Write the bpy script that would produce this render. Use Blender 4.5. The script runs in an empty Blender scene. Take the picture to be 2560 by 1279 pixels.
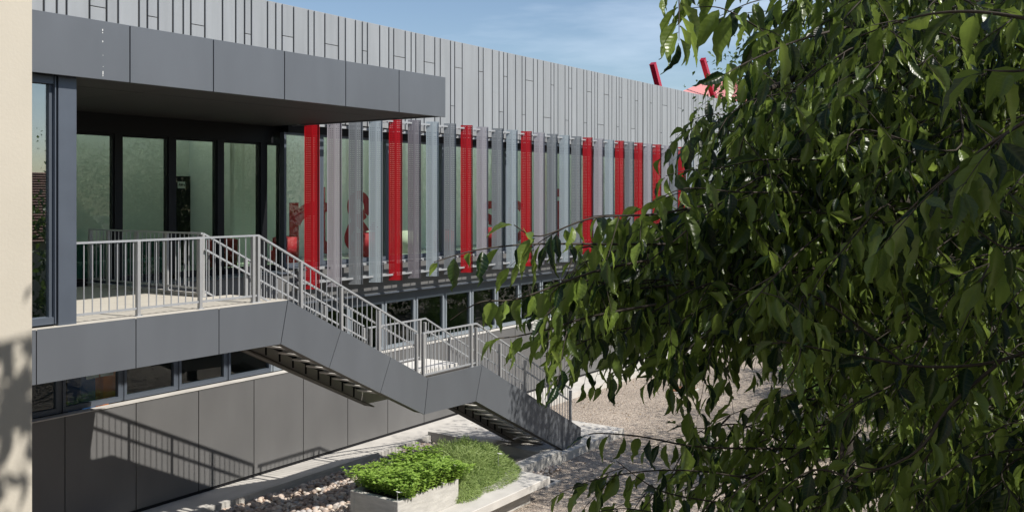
import bpy, bmesh, math, random
import numpy as np
from mathutils import Vector, Matrix
random.seed(7); rng = np.random.default_rng(11)
S = bpy.context.scene
R = math.radians
EYE = 6.25                       # eye height above the gravel; heights below are written relative to the eye
FW, RT = (0.81848, 0.57455), (0.57455, -0.81848)

# ---------------------------------------------------------------- camera
cam = bpy.data.cameras.new('camera'); co = bpy.data.objects.new('camera', cam); S.collection.objects.link(co)
co.location = (0, 0, EYE)
co.rotation_euler = (R(90), 0, math.atan2(FW[1], FW[0]) - R(90))
cam.sensor_width = 36; cam.lens = 36 * 2340 / 2560
cam.shift_y = -(639.5 - 491.5) / 2560
cam.clip_end = 2000; cam.clip_start = 0.05
S.camera = co
S.render.resolution_x, S.render.resolution_y = 1024, 511

# ---------------------------------------------------------------- sky and sun
SD = Vector((0.16, -1, 1.12)).normalized()
w = bpy.data.worlds.new('World'); S.world = w; w.use_nodes = True
nt = w.node_tree; nt.nodes.clear()
def N(t, k, **kw):
    n = t.nodes.new(k)
    for a, b in kw.items(): setattr(n, a, b)
    return n
out = N(nt, 'ShaderNodeOutputWorld'); bg = N(nt, 'ShaderNodeBackground')
sky = N(nt, 'ShaderNodeTexSky'); sky.sky_type = 'NISHITA'; sky.sun_disc = False
sky.sun_elevation = math.asin(SD.z); sky.sun_rotation = math.atan2(SD.x, SD.y)
sky.altitude = 100; sky.air_density = 1.0; sky.dust_density = 0.6; sky.ozone_density = 1.6
tc = N(nt, 'ShaderNodeTexCoord'); mp = N(nt, 'ShaderNodeMapping'); mp.inputs['Scale'].default_value = (1.2, 1.2, 7)
nz = N(nt, 'ShaderNodeTexNoise'); nz.inputs['Scale'].default_value = 1.6; nz.inputs['Detail'].default_value = 7; nz.inputs['Roughness'].default_value = .55
cr = N(nt, 'ShaderNodeValToRGB'); cr.color_ramp.elements[0].position = .46; cr.color_ramp.elements[1].position = .78
mx = N(nt, 'ShaderNodeMixRGB'); mx.inputs['Color2'].default_value = (9.6, 10.6, 12.0, 1)
ml = N(nt, 'ShaderNodeMath', operation='MULTIPLY'); ml.inputs[1].default_value = .5
nt.links.new(tc.outputs['Generated'], mp.inputs[0]); nt.links.new(mp.outputs[0], nz.inputs[0]); nt.links.new(nz.outputs[0], cr.inputs[0])
nt.links.new(cr.outputs[0], ml.inputs[0]); nt.links.new(ml.outputs[0], mx.inputs[0]); nt.links.new(sky.outputs[0], mx.inputs['Color1'])
nt.links.new(mx.outputs[0], bg.inputs[0]); bg.inputs[1].default_value = 0.078; nt.links.new(bg.outputs[0], out.inputs[0])
sl = bpy.data.lights.new('sun', 'SUN'); sl.energy = 4.0; sl.angle = R(0.53); sl.color = (1, .95, .87)
so = bpy.data.objects.new('sun', sl); S.collection.objects.link(so); so.rotation_euler = SD.to_track_quat('Z', 'Y').to_euler()
so.location = (0, -20, 40)
S.view_settings.view_transform = 'Standard'; S.view_settings.look = 'None'; S.view_settings.gamma = 1
S.view_settings.use_curve_mapping = False
S.view_settings.exposure = 0.66

# ---------------------------------------------------------------- measuring helpers
def ray(x, y):
    u = (x - 1280) / 2340; v = -(y - 491.5) / 2340
    return (FW[0] + u * RT[0], FW[1] + u * RT[1], v)
def xat(x, Y): r = ray(x, 0); return r[0] * Y / r[1]
def zat(x, y, Y): r = ray(x, y); return r[2] * Y / r[1]
def pt(x, y, d):
    r = ray(x, y); return np.array([r[0] * d, r[1] * d, r[2] * d])

# ---------------------------------------------------------------- materials
def mat(name, col, rough=.6, metal=0, var=.06, scale=3, bump=0, bscale=60, spec=.5, col2=None, streak=None):
    m = bpy.data.materials.new(name); m.use_nodes = True; t = m.node_tree; b = t.nodes['Principled BSDF']
    b.inputs['Roughness'].default_value = rough; b.inputs['Metallic'].default_value = metal
    b.inputs['Specular IOR Level'].default_value = spec
    g = N(t, 'ShaderNodeNewGeometry'); n = N(t, 'ShaderNodeTexNoise'); n.inputs['Scale'].default_value = scale; n.inputs['Detail'].default_value = 6
    src = g.outputs['Position']
    if streak:
        mpp = N(t, 'ShaderNodeMapping'); mpp.inputs['Scale'].default_value = streak; t.links.new(src, mpp.inputs[0]); src2 = mpp.outputs[0]
    else: src2 = src
    t.links.new(src2, n.inputs[0])
    r = N(t, 'ShaderNodeValToRGB'); e = r.color_ramp.elements; e[0].position = .3; e[1].position = .7
    c2 = col2 or tuple(min(1, c * (1 + var)) for c in col)
    c1 = tuple(c * (1 - var) for c in col) if not col2 else col
    e[0].color = (*c1, 1); e[1].color = (*c2, 1)
    t.links.new(n.outputs[0], r.inputs[0]); t.links.new(r.outputs[0], b.inputs['Base Color'])
    if bump:
        n2 = N(t, 'ShaderNodeTexNoise'); n2.inputs['Scale'].default_value = bscale; n2.inputs['Detail'].default_value = 4
        t.links.new(src, n2.inputs[0]); bp = N(t, 'ShaderNodeBump'); bp.inputs['Strength'].default_value = bump; bp.inputs['Distance'].default_value = .02
        t.links.new(n2.outputs[0], bp.inputs['Height']); t.links.new(bp.outputs[0], b.inputs['Normal'])
    return m
def varmat(m, amt=.12):
    """brightness varies from object to object"""
    t = m.node_tree; b = t.nodes['Principled BSDF']; l = b.inputs['Base Color'].links[0]; src = l.from_socket
    oi = N(t, 'ShaderNodeObjectInfo'); mr = N(t, 'ShaderNodeMapRange'); mr.inputs['To Min'].default_value = 1 - amt; mr.inputs['To Max'].default_value = 1 + amt
    hs = N(t, 'ShaderNodeHueSaturation'); t.links.new(oi.outputs['Random'], mr.inputs[0]); t.links.new(mr.outputs[0], hs.inputs['Value'])
    t.links.new(src, hs.inputs['Color']); t.links.new(hs.outputs[0], b.inputs['Base Color']); return m
def glassmat(name, tint, refl=.09, rough=0.0):
    m = bpy.data.materials.new(name); m.use_nodes = True; t = m.node_tree; t.nodes.clear()
    o = N(t, 'ShaderNodeOutputMaterial'); tr = N(t, 'ShaderNodeBsdfTransparent'); tr.inputs[0].default_value = (*tint, 1)
    gl = N(t, 'ShaderNodeBsdfGlossy'); gl.inputs['Roughness'].default_value = rough; gl.inputs[0].default_value = (.9, .93, .96, 1)
    fr = N(t, 'ShaderNodeLayerWeight'); fr.inputs[0].default_value = .5
    pw = N(t, 'ShaderNodeMath', operation='POWER'); pw.inputs[1].default_value = 4; t.links.new(fr.outputs['Facing'], pw.inputs[0])
    a = N(t, 'ShaderNodeMath', operation='MULTIPLY_ADD'); a.inputs[1].default_value = .9; a.inputs[2].default_value = refl
    t.links.new(pw.outputs[0], a.inputs[0])
    n = N(t, 'ShaderNodeTexNoise'); n.inputs['Scale'].default_value = .8; g = N(t, 'ShaderNodeNewGeometry'); t.links.new(g.outputs['Position'], n.inputs[0])
    bp = N(t, 'ShaderNodeBump'); bp.inputs['Strength'].default_value = .008; bp.inputs['Distance'].default_value = .02; t.links.new(n.outputs[0], bp.inputs['Height']); t.links.new(bp.outputs[0], gl.inputs['Normal'])
    ms = N(t, 'ShaderNodeMixShader'); t.links.new(a.outputs[0], ms.inputs[0]); t.links.new(tr.outputs[0], ms.inputs[1]); t.links.new(gl.outputs[0], ms.inputs[2])
    t.links.new(ms.outputs[0], o.inputs[0]); return m
M = {}
M['clad'] = varmat(mat('zinc cladding', (.29, .30, .31), .40, .2, .07, 1.5, bump=.25, bscale=1.6, streak=(4, 4, .35)), .05)
M['joint'] = mat('dark joint', (.03, .032, .035), .6)
M['fascia'] = varmat(mat('grey composite panel', (.115, .124, .138), .36, .15, .07, 1.1, bump=.12, bscale=1.2, streak=(1.5, 1.5, .5)), .03)
M['base'] = varmat(mat('grey base panel', (.128, .127, .127), .45, .1, .09, .9, bump=.10, bscale=1.5, streak=(1.5, 1.5, .6)), .03)
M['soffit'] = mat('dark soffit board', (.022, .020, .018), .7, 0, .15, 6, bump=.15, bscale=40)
M['black'] = mat('black frame', (.006, .0065, .009), .5, spec=.3)
M['navy'] = mat('slate blue frame', (.085, .10, .125), .4, .2)  # also the shaded tone painted on the left lower window frames
M['frame'] = mat('grey blue window frame', (.22, .25, .28), .4, .2)
M['rail'] = mat('galvanised railing paint', (.37, .38, .395), .42, .3, .05, 8)
M['rail2'] = mat('railing post paint', (.34, .34, .34), .45, .3, .05, 8)
M['floor'] = mat('pale floor tiles', (.46, .43, .38), .7, 0, .06, 4)
M['conc'] = mat('pale concrete', (.46, .44, .41), .8, 0, .12, 2.2, bump=.1, bscale=60)
M['conc2'] = mat('board marked concrete', (.42, .405, .375), .85, 0, .16, 3.0, bump=.35, bscale=30, streak=(1, 1, 5))
M['step'] = mat('precast step', (.56, .545, .52), .8, 0, .1, 5)
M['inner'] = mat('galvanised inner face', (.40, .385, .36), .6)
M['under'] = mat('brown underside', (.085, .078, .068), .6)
M['white'] = mat('white plaster', (.80, .82, .76), .8, 0, .02, 2)
M['ceil'] = mat('white ceiling', (.5, .5, .48), .9)
M['ifloor'] = mat('interior floor', (.32, .34, .32), .35, 0, .05, 2)
M['cream'] = mat('cream render', (.49, .455, .39), .9, 0, .04, 3, bump=.04, bscale=90)
M['red'] = mat('red letters', (.42, .006, .02), .5)
M['redpost'] = mat('glossy red steel', (.42, .006, .03), .25, .3, .1, 3)
M['redroof'] = mat('red corrugated sheet', (.48, .20, .19), .6, 0, .1, 3)
M['redchair'] = mat('red upholstery', (.42, .012, .03), .7)
M['whitechair'] = mat('white upholstery', (.6, .58, .52), .7)
M['teal'] = mat('teal upholstery', (.03, .13, .12), .8)
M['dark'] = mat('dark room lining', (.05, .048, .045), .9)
M['binblue'] = mat('blue plastic', (.03, .09, .24), .4)
M['binorange'] = mat('orange plastic', (.8, .20, .02), .4)
M['paper'] = mat('white paper', (.7, .7, .68), .8, 0, .03)
M['ink'] = mat('ink', (.03, .03, .03), .8)
M['bark'] = mat('bark', (.035, .028, .021), .9, 0, .3, 9, bump=.5, bscale=30)
M['twig'] = mat('twig bark', (.035, .026, .018), .8, 0, .3, 20)
M['tile'] = varmat(mat('terracotta tile', (.22, .085, .05), .8, 0, .3, 5), .25)
M['rust'] = mat('rusty cover', (.23, .10, .05), .8, 0, .2, 20)
M['fin red'] = mat('red perforated sheet', (.36, .002, .008), .38, .1, .03, 2)
M['fin lilac'] = mat('lilac grey perforated sheet', (.34, .33, .36), .42, .2, .03, 2)
M['fin grey'] = mat('mid grey perforated sheet', (.20, .215, .23), .42, .2, .03, 2)
M['fin blue'] = mat('pale blue perforated sheet', (.33, .38, .41), .42, .2, .03, 2)
M['fin purple'] = mat('purple grey perforated sheet', (.19, .18, .20), .42, .2, .03, 2)
M['glass'] = glassmat('clear green glass', (.90, .965, .91), .045)
M['glassdoor'] = glassmat('green door glass', (.78, .86, .77), .03)
M['glasscoat'] = glassmat('mirror coated glass', (.6, .66, .62), .30)
M['glasslow'] = glassmat('tinted lower glass', (.78, .83, .82), .04)

def pebblemat():
    m = mat('river pebble', (.16, .13, .11), .75, 0, 0, 2, col2=(.40, .33, .28)); t = m.node_tree; b = t.nodes['Principled BSDF']
    a = N(t, 'ShaderNodeAttribute', attribute_name='tint'); oi = N(t, 'ShaderNodeObjectInfo')
    ad = N(t, 'ShaderNodeMath', operation='ADD'); fr = N(t, 'ShaderNodeMath', operation='FRACT')
    t.links.new(a.outputs['Fac'], ad.inputs[0]); t.links.new(oi.outputs['Random'], ad.inputs[1]); t.links.new(ad.outputs[0], fr.inputs[0])
    r = N(t, 'ShaderNodeValToRGB'); e = r.color_ramp.elements
    e[0].color = (.26, .235, .215, 1); e[1].color = (.66, .60, .52, 1)
    for p, c in ((.25, (.42, .31, .245, 1)), (.45, (.50, .43, .37, 1)), (.65, (.37, .36, .355, 1)), (.82, (.54, .43, .35, 1))):
        k = e.new(p); k.color = c
    t.links.new(fr.outputs[0], r.inputs[0])
    n = N(t, 'ShaderNodeTexNoise'); n.inputs['Scale'].default_value = 40; n.inputs['Detail'].default_value = 5; g = N(t, 'ShaderNodeNewGeometry'); t.links.new(g.outputs['Position'], n.inputs[0])
    mr = N(t, 'ShaderNodeMapRange'); mr.inputs['To Min'].default_value = .75; mr.inputs['To Max'].default_value = 1.25; t.links.new(n.outputs[0], mr.inputs[0])
    hs = N(t, 'ShaderNodeHueSaturation'); t.links.new(mr.outputs[0], hs.inputs['Value']); t.links.new(r.outputs[0], hs.inputs['Color']); t.links.new(hs.outputs[0], b.inputs['Base Color'])
    return m
M['pebble'] = pebblemat()
def gravelmat():
    m = bpy.data.materials.new('fine gravel'); m.use_nodes = True; t = m.node_tree; b = t.nodes['Principled BSDF']; b.inputs['Roughness'].default_value = .9
    g = N(t, 'ShaderNodeNewGeometry'); v = N(t, 'ShaderNodeTexVoronoi'); v.inputs['Scale'].default_value = 38; t.links.new(g.outputs['Position'], v.inputs[0])
    r = N(t, 'ShaderNodeValToRGB'); e = r.color_ramp.elements; e[0].color = (.08, .068, .06, 1); e[1].color = (.60, .51, .41, 1)
    for p, c in ((.3, (.29, .235, .19, 1)), (.6, (.40, .33, .265, 1)), (.8, (.22, .20, .185, 1))):
        k = e.new(p); k.color = c
    sp = N(t, 'ShaderNodeSeparateColor'); t.links.new(v.outputs['Color'], sp.inputs[0]); t.links.new(sp.outputs[0], r.inputs[0])
    n = N(t, 'ShaderNodeTexNoise'); n.inputs['Scale'].default_value = .5; n.inputs['Detail'].default_value = 5; t.links.new(g.outputs['Position'], n.inputs[0])
    mr = N(t, 'ShaderNodeMapRange'); mr.inputs['From Min'].default_value = .3; mr.inputs['From Max'].default_value = .7; mr.inputs['To Min'].default_value = .85; mr.inputs['To Max'].default_value = 1.15; t.links.new(n.outputs[0], mr.inputs[0])
    hs = N(t, 'ShaderNodeHueSaturation'); t.links.new(mr.outputs[0], hs.inputs['Value']); t.links.new(r.outputs[0], hs.inputs['Color']); t.links.new(hs.outputs[0], b.inputs['Base Color'])
    bp = N(t, 'ShaderNodeBump'); bp.invert = True; bp.inputs['Strength'].default_value = .9; bp.inputs['Distance'].default_value = .02; t.links.new(v.outputs['Distance'], bp.inputs['Height']); t.links.new(bp.outputs[0], b.inputs['Normal'])
    return m
M['gravel'] = gravelmat()
def leafmat(name, dark, light, trans=.35, rough=.45, veins=True, hue=None):
    m = bpy.data.materials.new(name); m.use_nodes = True; t = m.node_tree; b = t.nodes['Principled BSDF']; o = t.nodes['Material Output']
    b.inputs['Roughness'].default_value = rough; b.inputs['Specular IOR Level'].default_value = .4
    a = N(t, 'ShaderNodeAttribute', attribute_name='tint'); oi = N(t, 'ShaderNodeObjectInfo')
    ad = N(t, 'ShaderNodeMath', operation='ADD'); fr = N(t, 'ShaderNodeMath', operation='FRACT')
    t.links.new(a.outputs['Fac'], ad.inputs[0]); t.links.new(oi.outputs['Random'], ad.inputs[1]); t.links.new(ad.outputs[0], fr.inputs[0])
    r = N(t, 'ShaderNodeValToRGB'); e = r.color_ramp.elements; e[0].color = (*dark, 1); e[1].color = (*light, 1); e[0].position = .35
    t.links.new(fr.outputs[0], r.inputs[0]); col = r.outputs[0]
    g = N(t, 'ShaderNodeNewGeometry')
    bf = N(t, 'ShaderNodeMixRGB'); bf.blend_type = 'MIX'; bf.inputs['Color2'].default_value = (light[0] * 1.15, light[1] * 1.1, light[2] * 1.2, 1)
    mb = N(t, 'ShaderNodeMath', operation='MULTIPLY'); mb.inputs[1].default_value = .65
    t.links.new(g.outputs['Backfacing'], mb.inputs[0]); t.links.new(mb.outputs[0], bf.inputs[0]); t.links.new(col, bf.inputs['Color1']); col = bf.outputs[0]
    if veins:
        uv = N(t, 'ShaderNodeUVMap'); sx = N(t, 'ShaderNodeSeparateXYZ'); t.links.new(uv.outputs[0], sx.inputs[0])
        ab = N(t, 'ShaderNodeMath', operation='ABSOLUTE'); t.links.new(sx.outputs[0], ab.inputs[0])
        k = N(t, 'ShaderNodeMath', operation='MULTIPLY_ADD'); k.inputs[1].default_value = -.55; t.links.new(ab.outputs[0], k.inputs[0]); t.links.new(sx.outputs[1], k.inputs[2])
        s = N(t, 'ShaderNodeMath', operation='MULTIPLY'); s.inputs[1].default_value = 58; t.links.new(k.outputs[0], s.inputs[0])
        sn = N(t, 'ShaderNodeMath', operation='SINE'); t.links.new(s.outputs[0], sn.inputs[0])
        th = N(t, 'ShaderNodeMapRange'); th.inputs['From Min'].default_value = .9; t.links.new(sn.outputs[0], th.inputs[0])
        c2 = N(t, 'ShaderNodeMapRange'); c2.inputs['From Min'].default_value = .035; c2.inputs['From Max'].default_value = 0; t.links.new(ab.outputs[0], c2.inputs[0])
        mxx = N(t, 'ShaderNodeMath', operation='MAXIMUM'); t.links.new(th.outputs[0], mxx.inputs[0]); t.links.new(c2.outputs[0], mxx.inputs[1])
        m2 = N(t, 'ShaderNodeMath', operation='MULTIPLY'); m2.inputs[1].default_value = .12; t.links.new(mxx.outputs[0], m2.inputs[0])
        vx = N(t, 'ShaderNodeMixRGB'); vx.inputs['Color2'].default_value = (light[0] * 1.9, light[1] * 1.7, light[2] * 1.6, 1)
        t.links.new(m2.outputs[0], vx.inputs[0]); t.links.new(col, vx.inputs['Color1']); col = vx.outputs[0]
        bp = N(t, 'ShaderNodeBump'); bp.inputs['Strength'].default_value = .12; bp.inputs['Distance'].default_value = .0015; t.links.new(sn.outputs[0], bp.inputs['Height']); t.links.new(bp.outputs[0], b.inputs['Normal'])
    t.links.new(col, b.inputs['Base Color'])
    tl = N(t, 'ShaderNodeBsdfTranslucent'); hs = N(t, 'ShaderNodeHueSaturation'); hs.inputs['Value'].default_value = 1.5; hs.inputs['Hue'].default_value = .495
    t.links.new(col, hs.inputs['Color']); t.links.new(hs.outputs[0], tl.inputs[0])
    ms = N(t, 'ShaderNodeMixShader'); ms.inputs[0].default_value = trans
    t.links.new(b.outputs[0], ms.inputs[1]); t.links.new(tl.outputs[0], ms.inputs[2]); t.links.new(ms.outputs[0], o.inputs[0])
    return m
M['leaf'] = leafmat('hackberry leaf', (.009, .026, .010), (.155, .225, .038), .42, .33)
M['leafbg'] = leafmat('background tree leaf', (.022, .045, .010), (.08, .125, .022), .35, .6, False)
M['bush'] = leafmat('shrub leaf', (.06, .12, .02), (.16, .26, .05), .4, .6, False)
M['mint'] = leafmat('mint leaf', (.075, .17, .022), (.24, .37, .06), .35, .5, False)
M['rosemary'] = leafmat('trailing herb leaf', (.09, .155, .03), (.28, .37, .12), .3, .5, False)

# ---------------------------------------------------------------- mesh helpers
CE = S.collection
def put(name, me, m=None, parent=None, loc=(0, 0, 0), rz=0, kind=None, label=None):
    if m and not me.materials: me.materials.append(m)
    o = bpy.data.objects.new(name, me); CE.objects.link(o)
    if parent is not None:
        pl = parent.matrix_basis.translation if parent.type == 'EMPTY' else None
        o.parent = parent
        off = parent['_off'] if '_off' in parent else (0, 0, 0)
        o.location = (loc[0] - off[0], loc[1] - off[1], loc[2] - off[2])
    else: o.location = loc
    o.rotation_euler = (0, 0, rz)
    if kind: o['kind'] = kind
    if label: o['label'] = label
    return o
def thing(name, label, cat, loc, group=None, kind=None):
    o = bpy.data.objects.new(name, None); CE.objects.link(o); o.location = (loc[0], loc[1], loc[2] + EYE); o.empty_display_size = .2
    if label: o['label'] = label
    if cat: o['category'] = cat
    if group: o['group'] = group
    if kind: o['kind'] = kind
    o['_off'] = (loc[0], loc[1], loc[2] + EYE)
    return o
def mesh(name, vs, fs, m=None, smooth=False):
    me = bpy.data.meshes.new(name); me.from_pydata([tuple(map(float, v)) for v in vs], [], fs); me.update()
    if m: me.materials.append(m)
    if smooth: me.shade_smooth()
    return me
_bc = {}
def boxmesh(dx, dy, dz, m, b=0.0):
    key = (round(dx, 4), round(dy, 4), round(dz, 4), m.name, b)
    if key in _bc: return _bc[key]
    hx, hy, hz = dx / 2, dy / 2, dz / 2; b = min(b, hx * .5, hy * .5, hz * .5)
    vs = []; fs = []
    if b <= 0:
        vs = [(sx * hx, sy * hy, sz * hz) for sx in (-1, 1) for sy in (-1, 1) for sz in (-1, 1)]
        fs = [(0, 1, 3, 2), (4, 6, 7, 5), (0, 4, 5, 1), (2, 3, 7, 6), (0, 2, 6, 4), (1, 5, 7, 3)]
    else:
        idx = {}
        for sx in (-1, 1):
            for sy in (-1, 1):
                for sz in (-1, 1):
                    for ax in range(3):
                        idx[(sx, sy, sz, ax)] = len(vs)
                        vs.append((sx * (hx - (0 if ax == 0 else b)), sy * (hy - (0 if ax == 1 else b)), sz * (hz - (0 if ax == 2 else b))))
        I = idx
        for s in (-1, 1):
            fs.append([I[(s, -1, -1, 0)], I[(s, 1, -1, 0)], I[(s, 1, 1, 0)], I[(s, -1, 1, 0)]])
            fs.append([I[(-1, s, -1, 1)], I[(-1, s, 1, 1)], I[(1, s, 1, 1)], I[(1, s, -1, 1)]])
            fs.append([I[(-1, -1, s, 2)], I[(1, -1, s, 2)], I[(1, 1, s, 2)], I[(-1, 1, s, 2)]])
        for a in (-1, 1):
            for c in (-1, 1):
                fs.append([I[(a, c, -1, 0)], I[(a, c, 1, 0)], I[(a, c, 1, 1)], I[(a, c, -1, 1)]])
                fs.append([I[(a, -1, c, 0)], I[(a, 1, c, 0)], I[(a, 1, c, 2)], I[(a, -1, c, 2)]])
                fs.append([I[(-1, a, c, 1)], I[(1, a, c, 1)], I[(1, a, c, 2)], I[(-1, a, c, 2)]])
        for sx in (-1, 1):
            for sy in (-1, 1):
                for sz in (-1, 1): fs.append([I[(sx, sy, sz, k)] for k in range(3)])
    me = mesh('box', vs, fs, m)
    bm = bmesh.new(); bm.from_mesh(me); bmesh.ops.recalc_face_normals(bm, faces=bm.faces); bm.to_mesh(me); bm.free()
    _bc[key] = me; return me
def box(name, x0, x1, y0, y1, z0, z1, m, parent=None, b=0.0, **k):
    return put(name, boxmesh(x1 - x0, y1 - y0, z1 - z0, m, b), None, parent, ((x0 + x1) / 2, (y0 + y1) / 2, (z0 + z1) / 2 + EYE), **k)
class MB:
    def __init__(s): s.v = []; s.f = []
    def box(s, x0, x1, y0, y1, z0, z1):
        n = len(s.v); s.v += [(a, b, c + EYE) for a in (x0, x1) for b in (y0, y1) for c in (z0, z1)]
        s.f += [tuple(n + i for i in q) for q in [(0, 1, 3, 2), (4, 6, 7, 5), (0, 4, 5, 1), (2, 3, 7, 6), (0, 2, 6, 4), (1, 5, 7, 3)]]
    def prism(s, poly, y0, y1):      # poly in (x, z)
        n = len(s.v); k = len(poly)
        s.v += [(x, y0, z + EYE) for x, z in poly] + [(x, y1, z + EYE) for x, z in poly]
        s.f += [tuple(range(n, n + k)), tuple(range(n + 2 * k - 1, n + k - 1, -1))]
        s.f += [(n + i, n + k + i, n + k + (i + 1) % k, n + (i + 1) % k) for i in range(k)]
    def bar(s, p, q, wd, h, e=True):
        p = Vector(p); q = Vector(q)
        if e: p.z += EYE; q.z += EYE
        d = (q - p).normalized(); up = Vector((0, 0, 1)) if abs(d.z) < .9 else Vector((0, 1, 0))
        sd = d.cross(up).normalized(); u = sd.cross(d).normalized(); n = len(s.v)
        for c in (p, q):
            for a, b in ((-1, -1), (1, -1), (1, 1), (-1, 1)): s.v.append(tuple(c + sd * a * wd / 2 + u * b * h / 2))
        s.f += [(n, n + 1, n + 2, n + 3), (n + 7, n + 6, n + 5, n + 4)] + [(n + i, n + 4 + i, n + 4 + (i + 1) % 4, n + (i + 1) % 4) for i in range(4)]
    def build(s, name, m, parent=None, smooth=False, **k):
        if not s.v: return None
        me = mesh(name, s.v, s.f, m, smooth)
        bm = bmesh.new(); bm.from_mesh(me); bmesh.ops.recalc_face_normals(bm, faces=bm.faces); bm.to_mesh(me); bm.free()
        return put(name, me, None, parent, (0, 0, 0), **k)
def cyl_mesh(r, n, m, taper=1):
    vs = [(r * math.cos(2 * math.pi * i / n), r * math.sin(2 * math.pi * i / n), 0) for i in range(n)] + [(taper * r * math.cos(2 * math.pi * i / n), taper * r * math.sin(2 * math.pi * i / n), 1) for i in range(n)]
    fs = [(i, (i + 1) % n, n + (i + 1) % n, n + i) for i in range(n)] + [tuple(range(n - 1, -1, -1)), tuple(range(n, 2 * n))]
    return mesh('rod', vs, fs, m)

# ================================================================ GROUND
G0 = -6.25; PZ = -6.06
gr = mesh('gravel_ground', [(-250, -250, 0), (400, -250, 0), (400, 400, 0), (-250, 400, 0)], [(0, 1, 2, 3)], M['gravel'])
o = put('ground', gr, None, None, (0, 0, 0), kind='structure'); o['label'] = 'fine pinkish brown gravel covering the courtyard'
def struct(o, label):
    o['kind'] = 'structure'; o['label'] = label; return o
b = MB(); b.box(-10, 80, 15.4, 16.35, -6.5, PZ); struct(b.build('path', M['conc']), 'pale concrete path running along the foot of the building')
b = MB(); b.box(18.58, 21.75, 11.68, 15.397, -6.5, PZ); struct(b.build('pavement', M['conc']), 'pale concrete landing pad at the foot of the stairs')
b = MB(); b.box(21.753, 80, 15.1, 15.397, -6.5, PZ - .004); struct(b.build('path_edge', M['conc']), 'concrete strip widening the path beyond the stairs')

# ================================================================ MAIN BUILDING
WY = 16.2
bld = thing('school_building', 'long grey building clad in narrow vertical metal panels with a projecting flat canopy', 'building', (20, 18, G0))
# --- cladding seams measured on the facade
sp = [80 + v / 4.923 for v in (145, 305, 425, 708, 918, 1060, 1317, 1420, 1552, 1735, 1862, 1955, 2128, 2345, 2508)]
sp += [600 + v / 3.996 for v in (46, 114, 275, 358, 421, 536, 682, 741, 848, 984, 1053, 1153, 1222, 1273, 1396, 1487, 1536, 1651, 1710, 1756, 1840, 1946, 2001, 2103, 2145, 2220)]
sp += [1200 + v / 2.205 for v in (-8, 18, 68, 105, 130, 151, 196, 232, 251, 294, 317, 349, 391, 408, 430, 469, 489, 506, 534, 572, 589, 615, 633, 648, 684, 710, 727, 752, 767, 782, 815, 832, 855, 870, 897)]
sp += [1600 + v / 4.41 for v in (35, 79, 111, 135, 190, 222, 243, 300, 340, 393, 417, 457, 485, 533, 573, 590, 618, 640, 686, 722, 747, 767, 812, 848, 873, 914, 934, 954, 985, 1010, 1025, 1060)]
seam = sorted(xat(x, WY) for x in sp)
seam = [seam[0] - 1.2, seam[0] - .7] + seam
while seam[-1] < 66: seam.append(seam[-1] + random.choice((.22, .3, .45, .26, .6, .35)))
hj = {}
for x, y in [(245, 18), (382, 42.6), (493, 63), (620, 85.6), (720, 92), (829, 112.6), (912, 128), (999, 143), (1074, 157), (1131, 265), (1146, 170), (1204, 180), (1253, 280), (1263, 191.5),
             (1309, 287), (1323, 202), (1368, 294.5), (1381, 213), (1417, 301), (1425.5, 221.5), (1463, 307), (1473, 230), (1502, 312), (1516, 237), (1544, 317), (1551, 244), (1582.5, 322), (1591, 252),
             (1628, 258), (1662, 264), (1699, 271), (1653, 332), (1692, 337), (1745, 349), (1770, 380), (1800, 384), (1829, 387)]:
    hj.setdefault(round(xat(x, WY), 3), zat(x, y, WY))
TOP = 4.30
xb = 35.35                         # the windows end here and the cladding comes down to the ground
cb = MB()
cb.box(seam[0], 14.6, WY + .035, WY + .28, 2.0, TOP - .03); cb.box(14.6, xb, WY + .035, WY + .28, 1.72, TOP - .03); cb.box(xb, seam[-1], WY + .035, WY + .28, -6.0, TOP - .03)
cb.build('cladding_backing', M['joint'], bld)
for a, c in zip(seam[:-1], seam[1:]):
    g = .019
    zb = 2.0 if c < 14.6 else (1.72 if (a + c) / 2 < xb else -5.98)
    cuts = [zb] + sorted(z for x, z in hj.items() if a < x < c and z > zb + .1)
    if (a + c) / 2 > xb:
        cuts.append(-5.98 + 3.4 + 4.5 * random.random()); cuts.sort()
    cuts.append(TOP)
    for z0, z1 in zip(cuts[:-1], cuts[1:]):
        box('panel', a + g, c - g, WY - .002, WY + .04, z0 + .006, z1 - .006 if z1 < TOP else z1, M['clad'], bld, b=.006)
b = MB(); b.box(seam[0], seam[-1], WY + .05, WY + .35, TOP - .05, TOP + .015); b.build('parapet_cap', M['clad'], bld)
b = MB(); b.box(seam[0], seam[-1], WY + .3, 18.3, TOP - .5, TOP - .3); b.box(seam[0], seam[-1], 20.36, 30, TOP - .5, TOP - .3); b.box(seam[0], 5.9, 18.3, 20.36, TOP - .5, TOP - .3); b.box(35.4, seam[-1], 18.3, 20.36, TOP - .5, TOP - .3); b.build('roof', M['soffit'], bld)  # strip left open over the well, added to let daylight into the rooms
b = MB(); b.box(5.9, 35.4, 18.18, 18.3, 1.9, TOP - .5); b.box(5.9, 35.4, 20.2, 20.35, 1.9, TOP - .3); b.build('added_light_well', M['white'], bld)  # white well added to bounce sun down and brighten the interior
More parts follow.
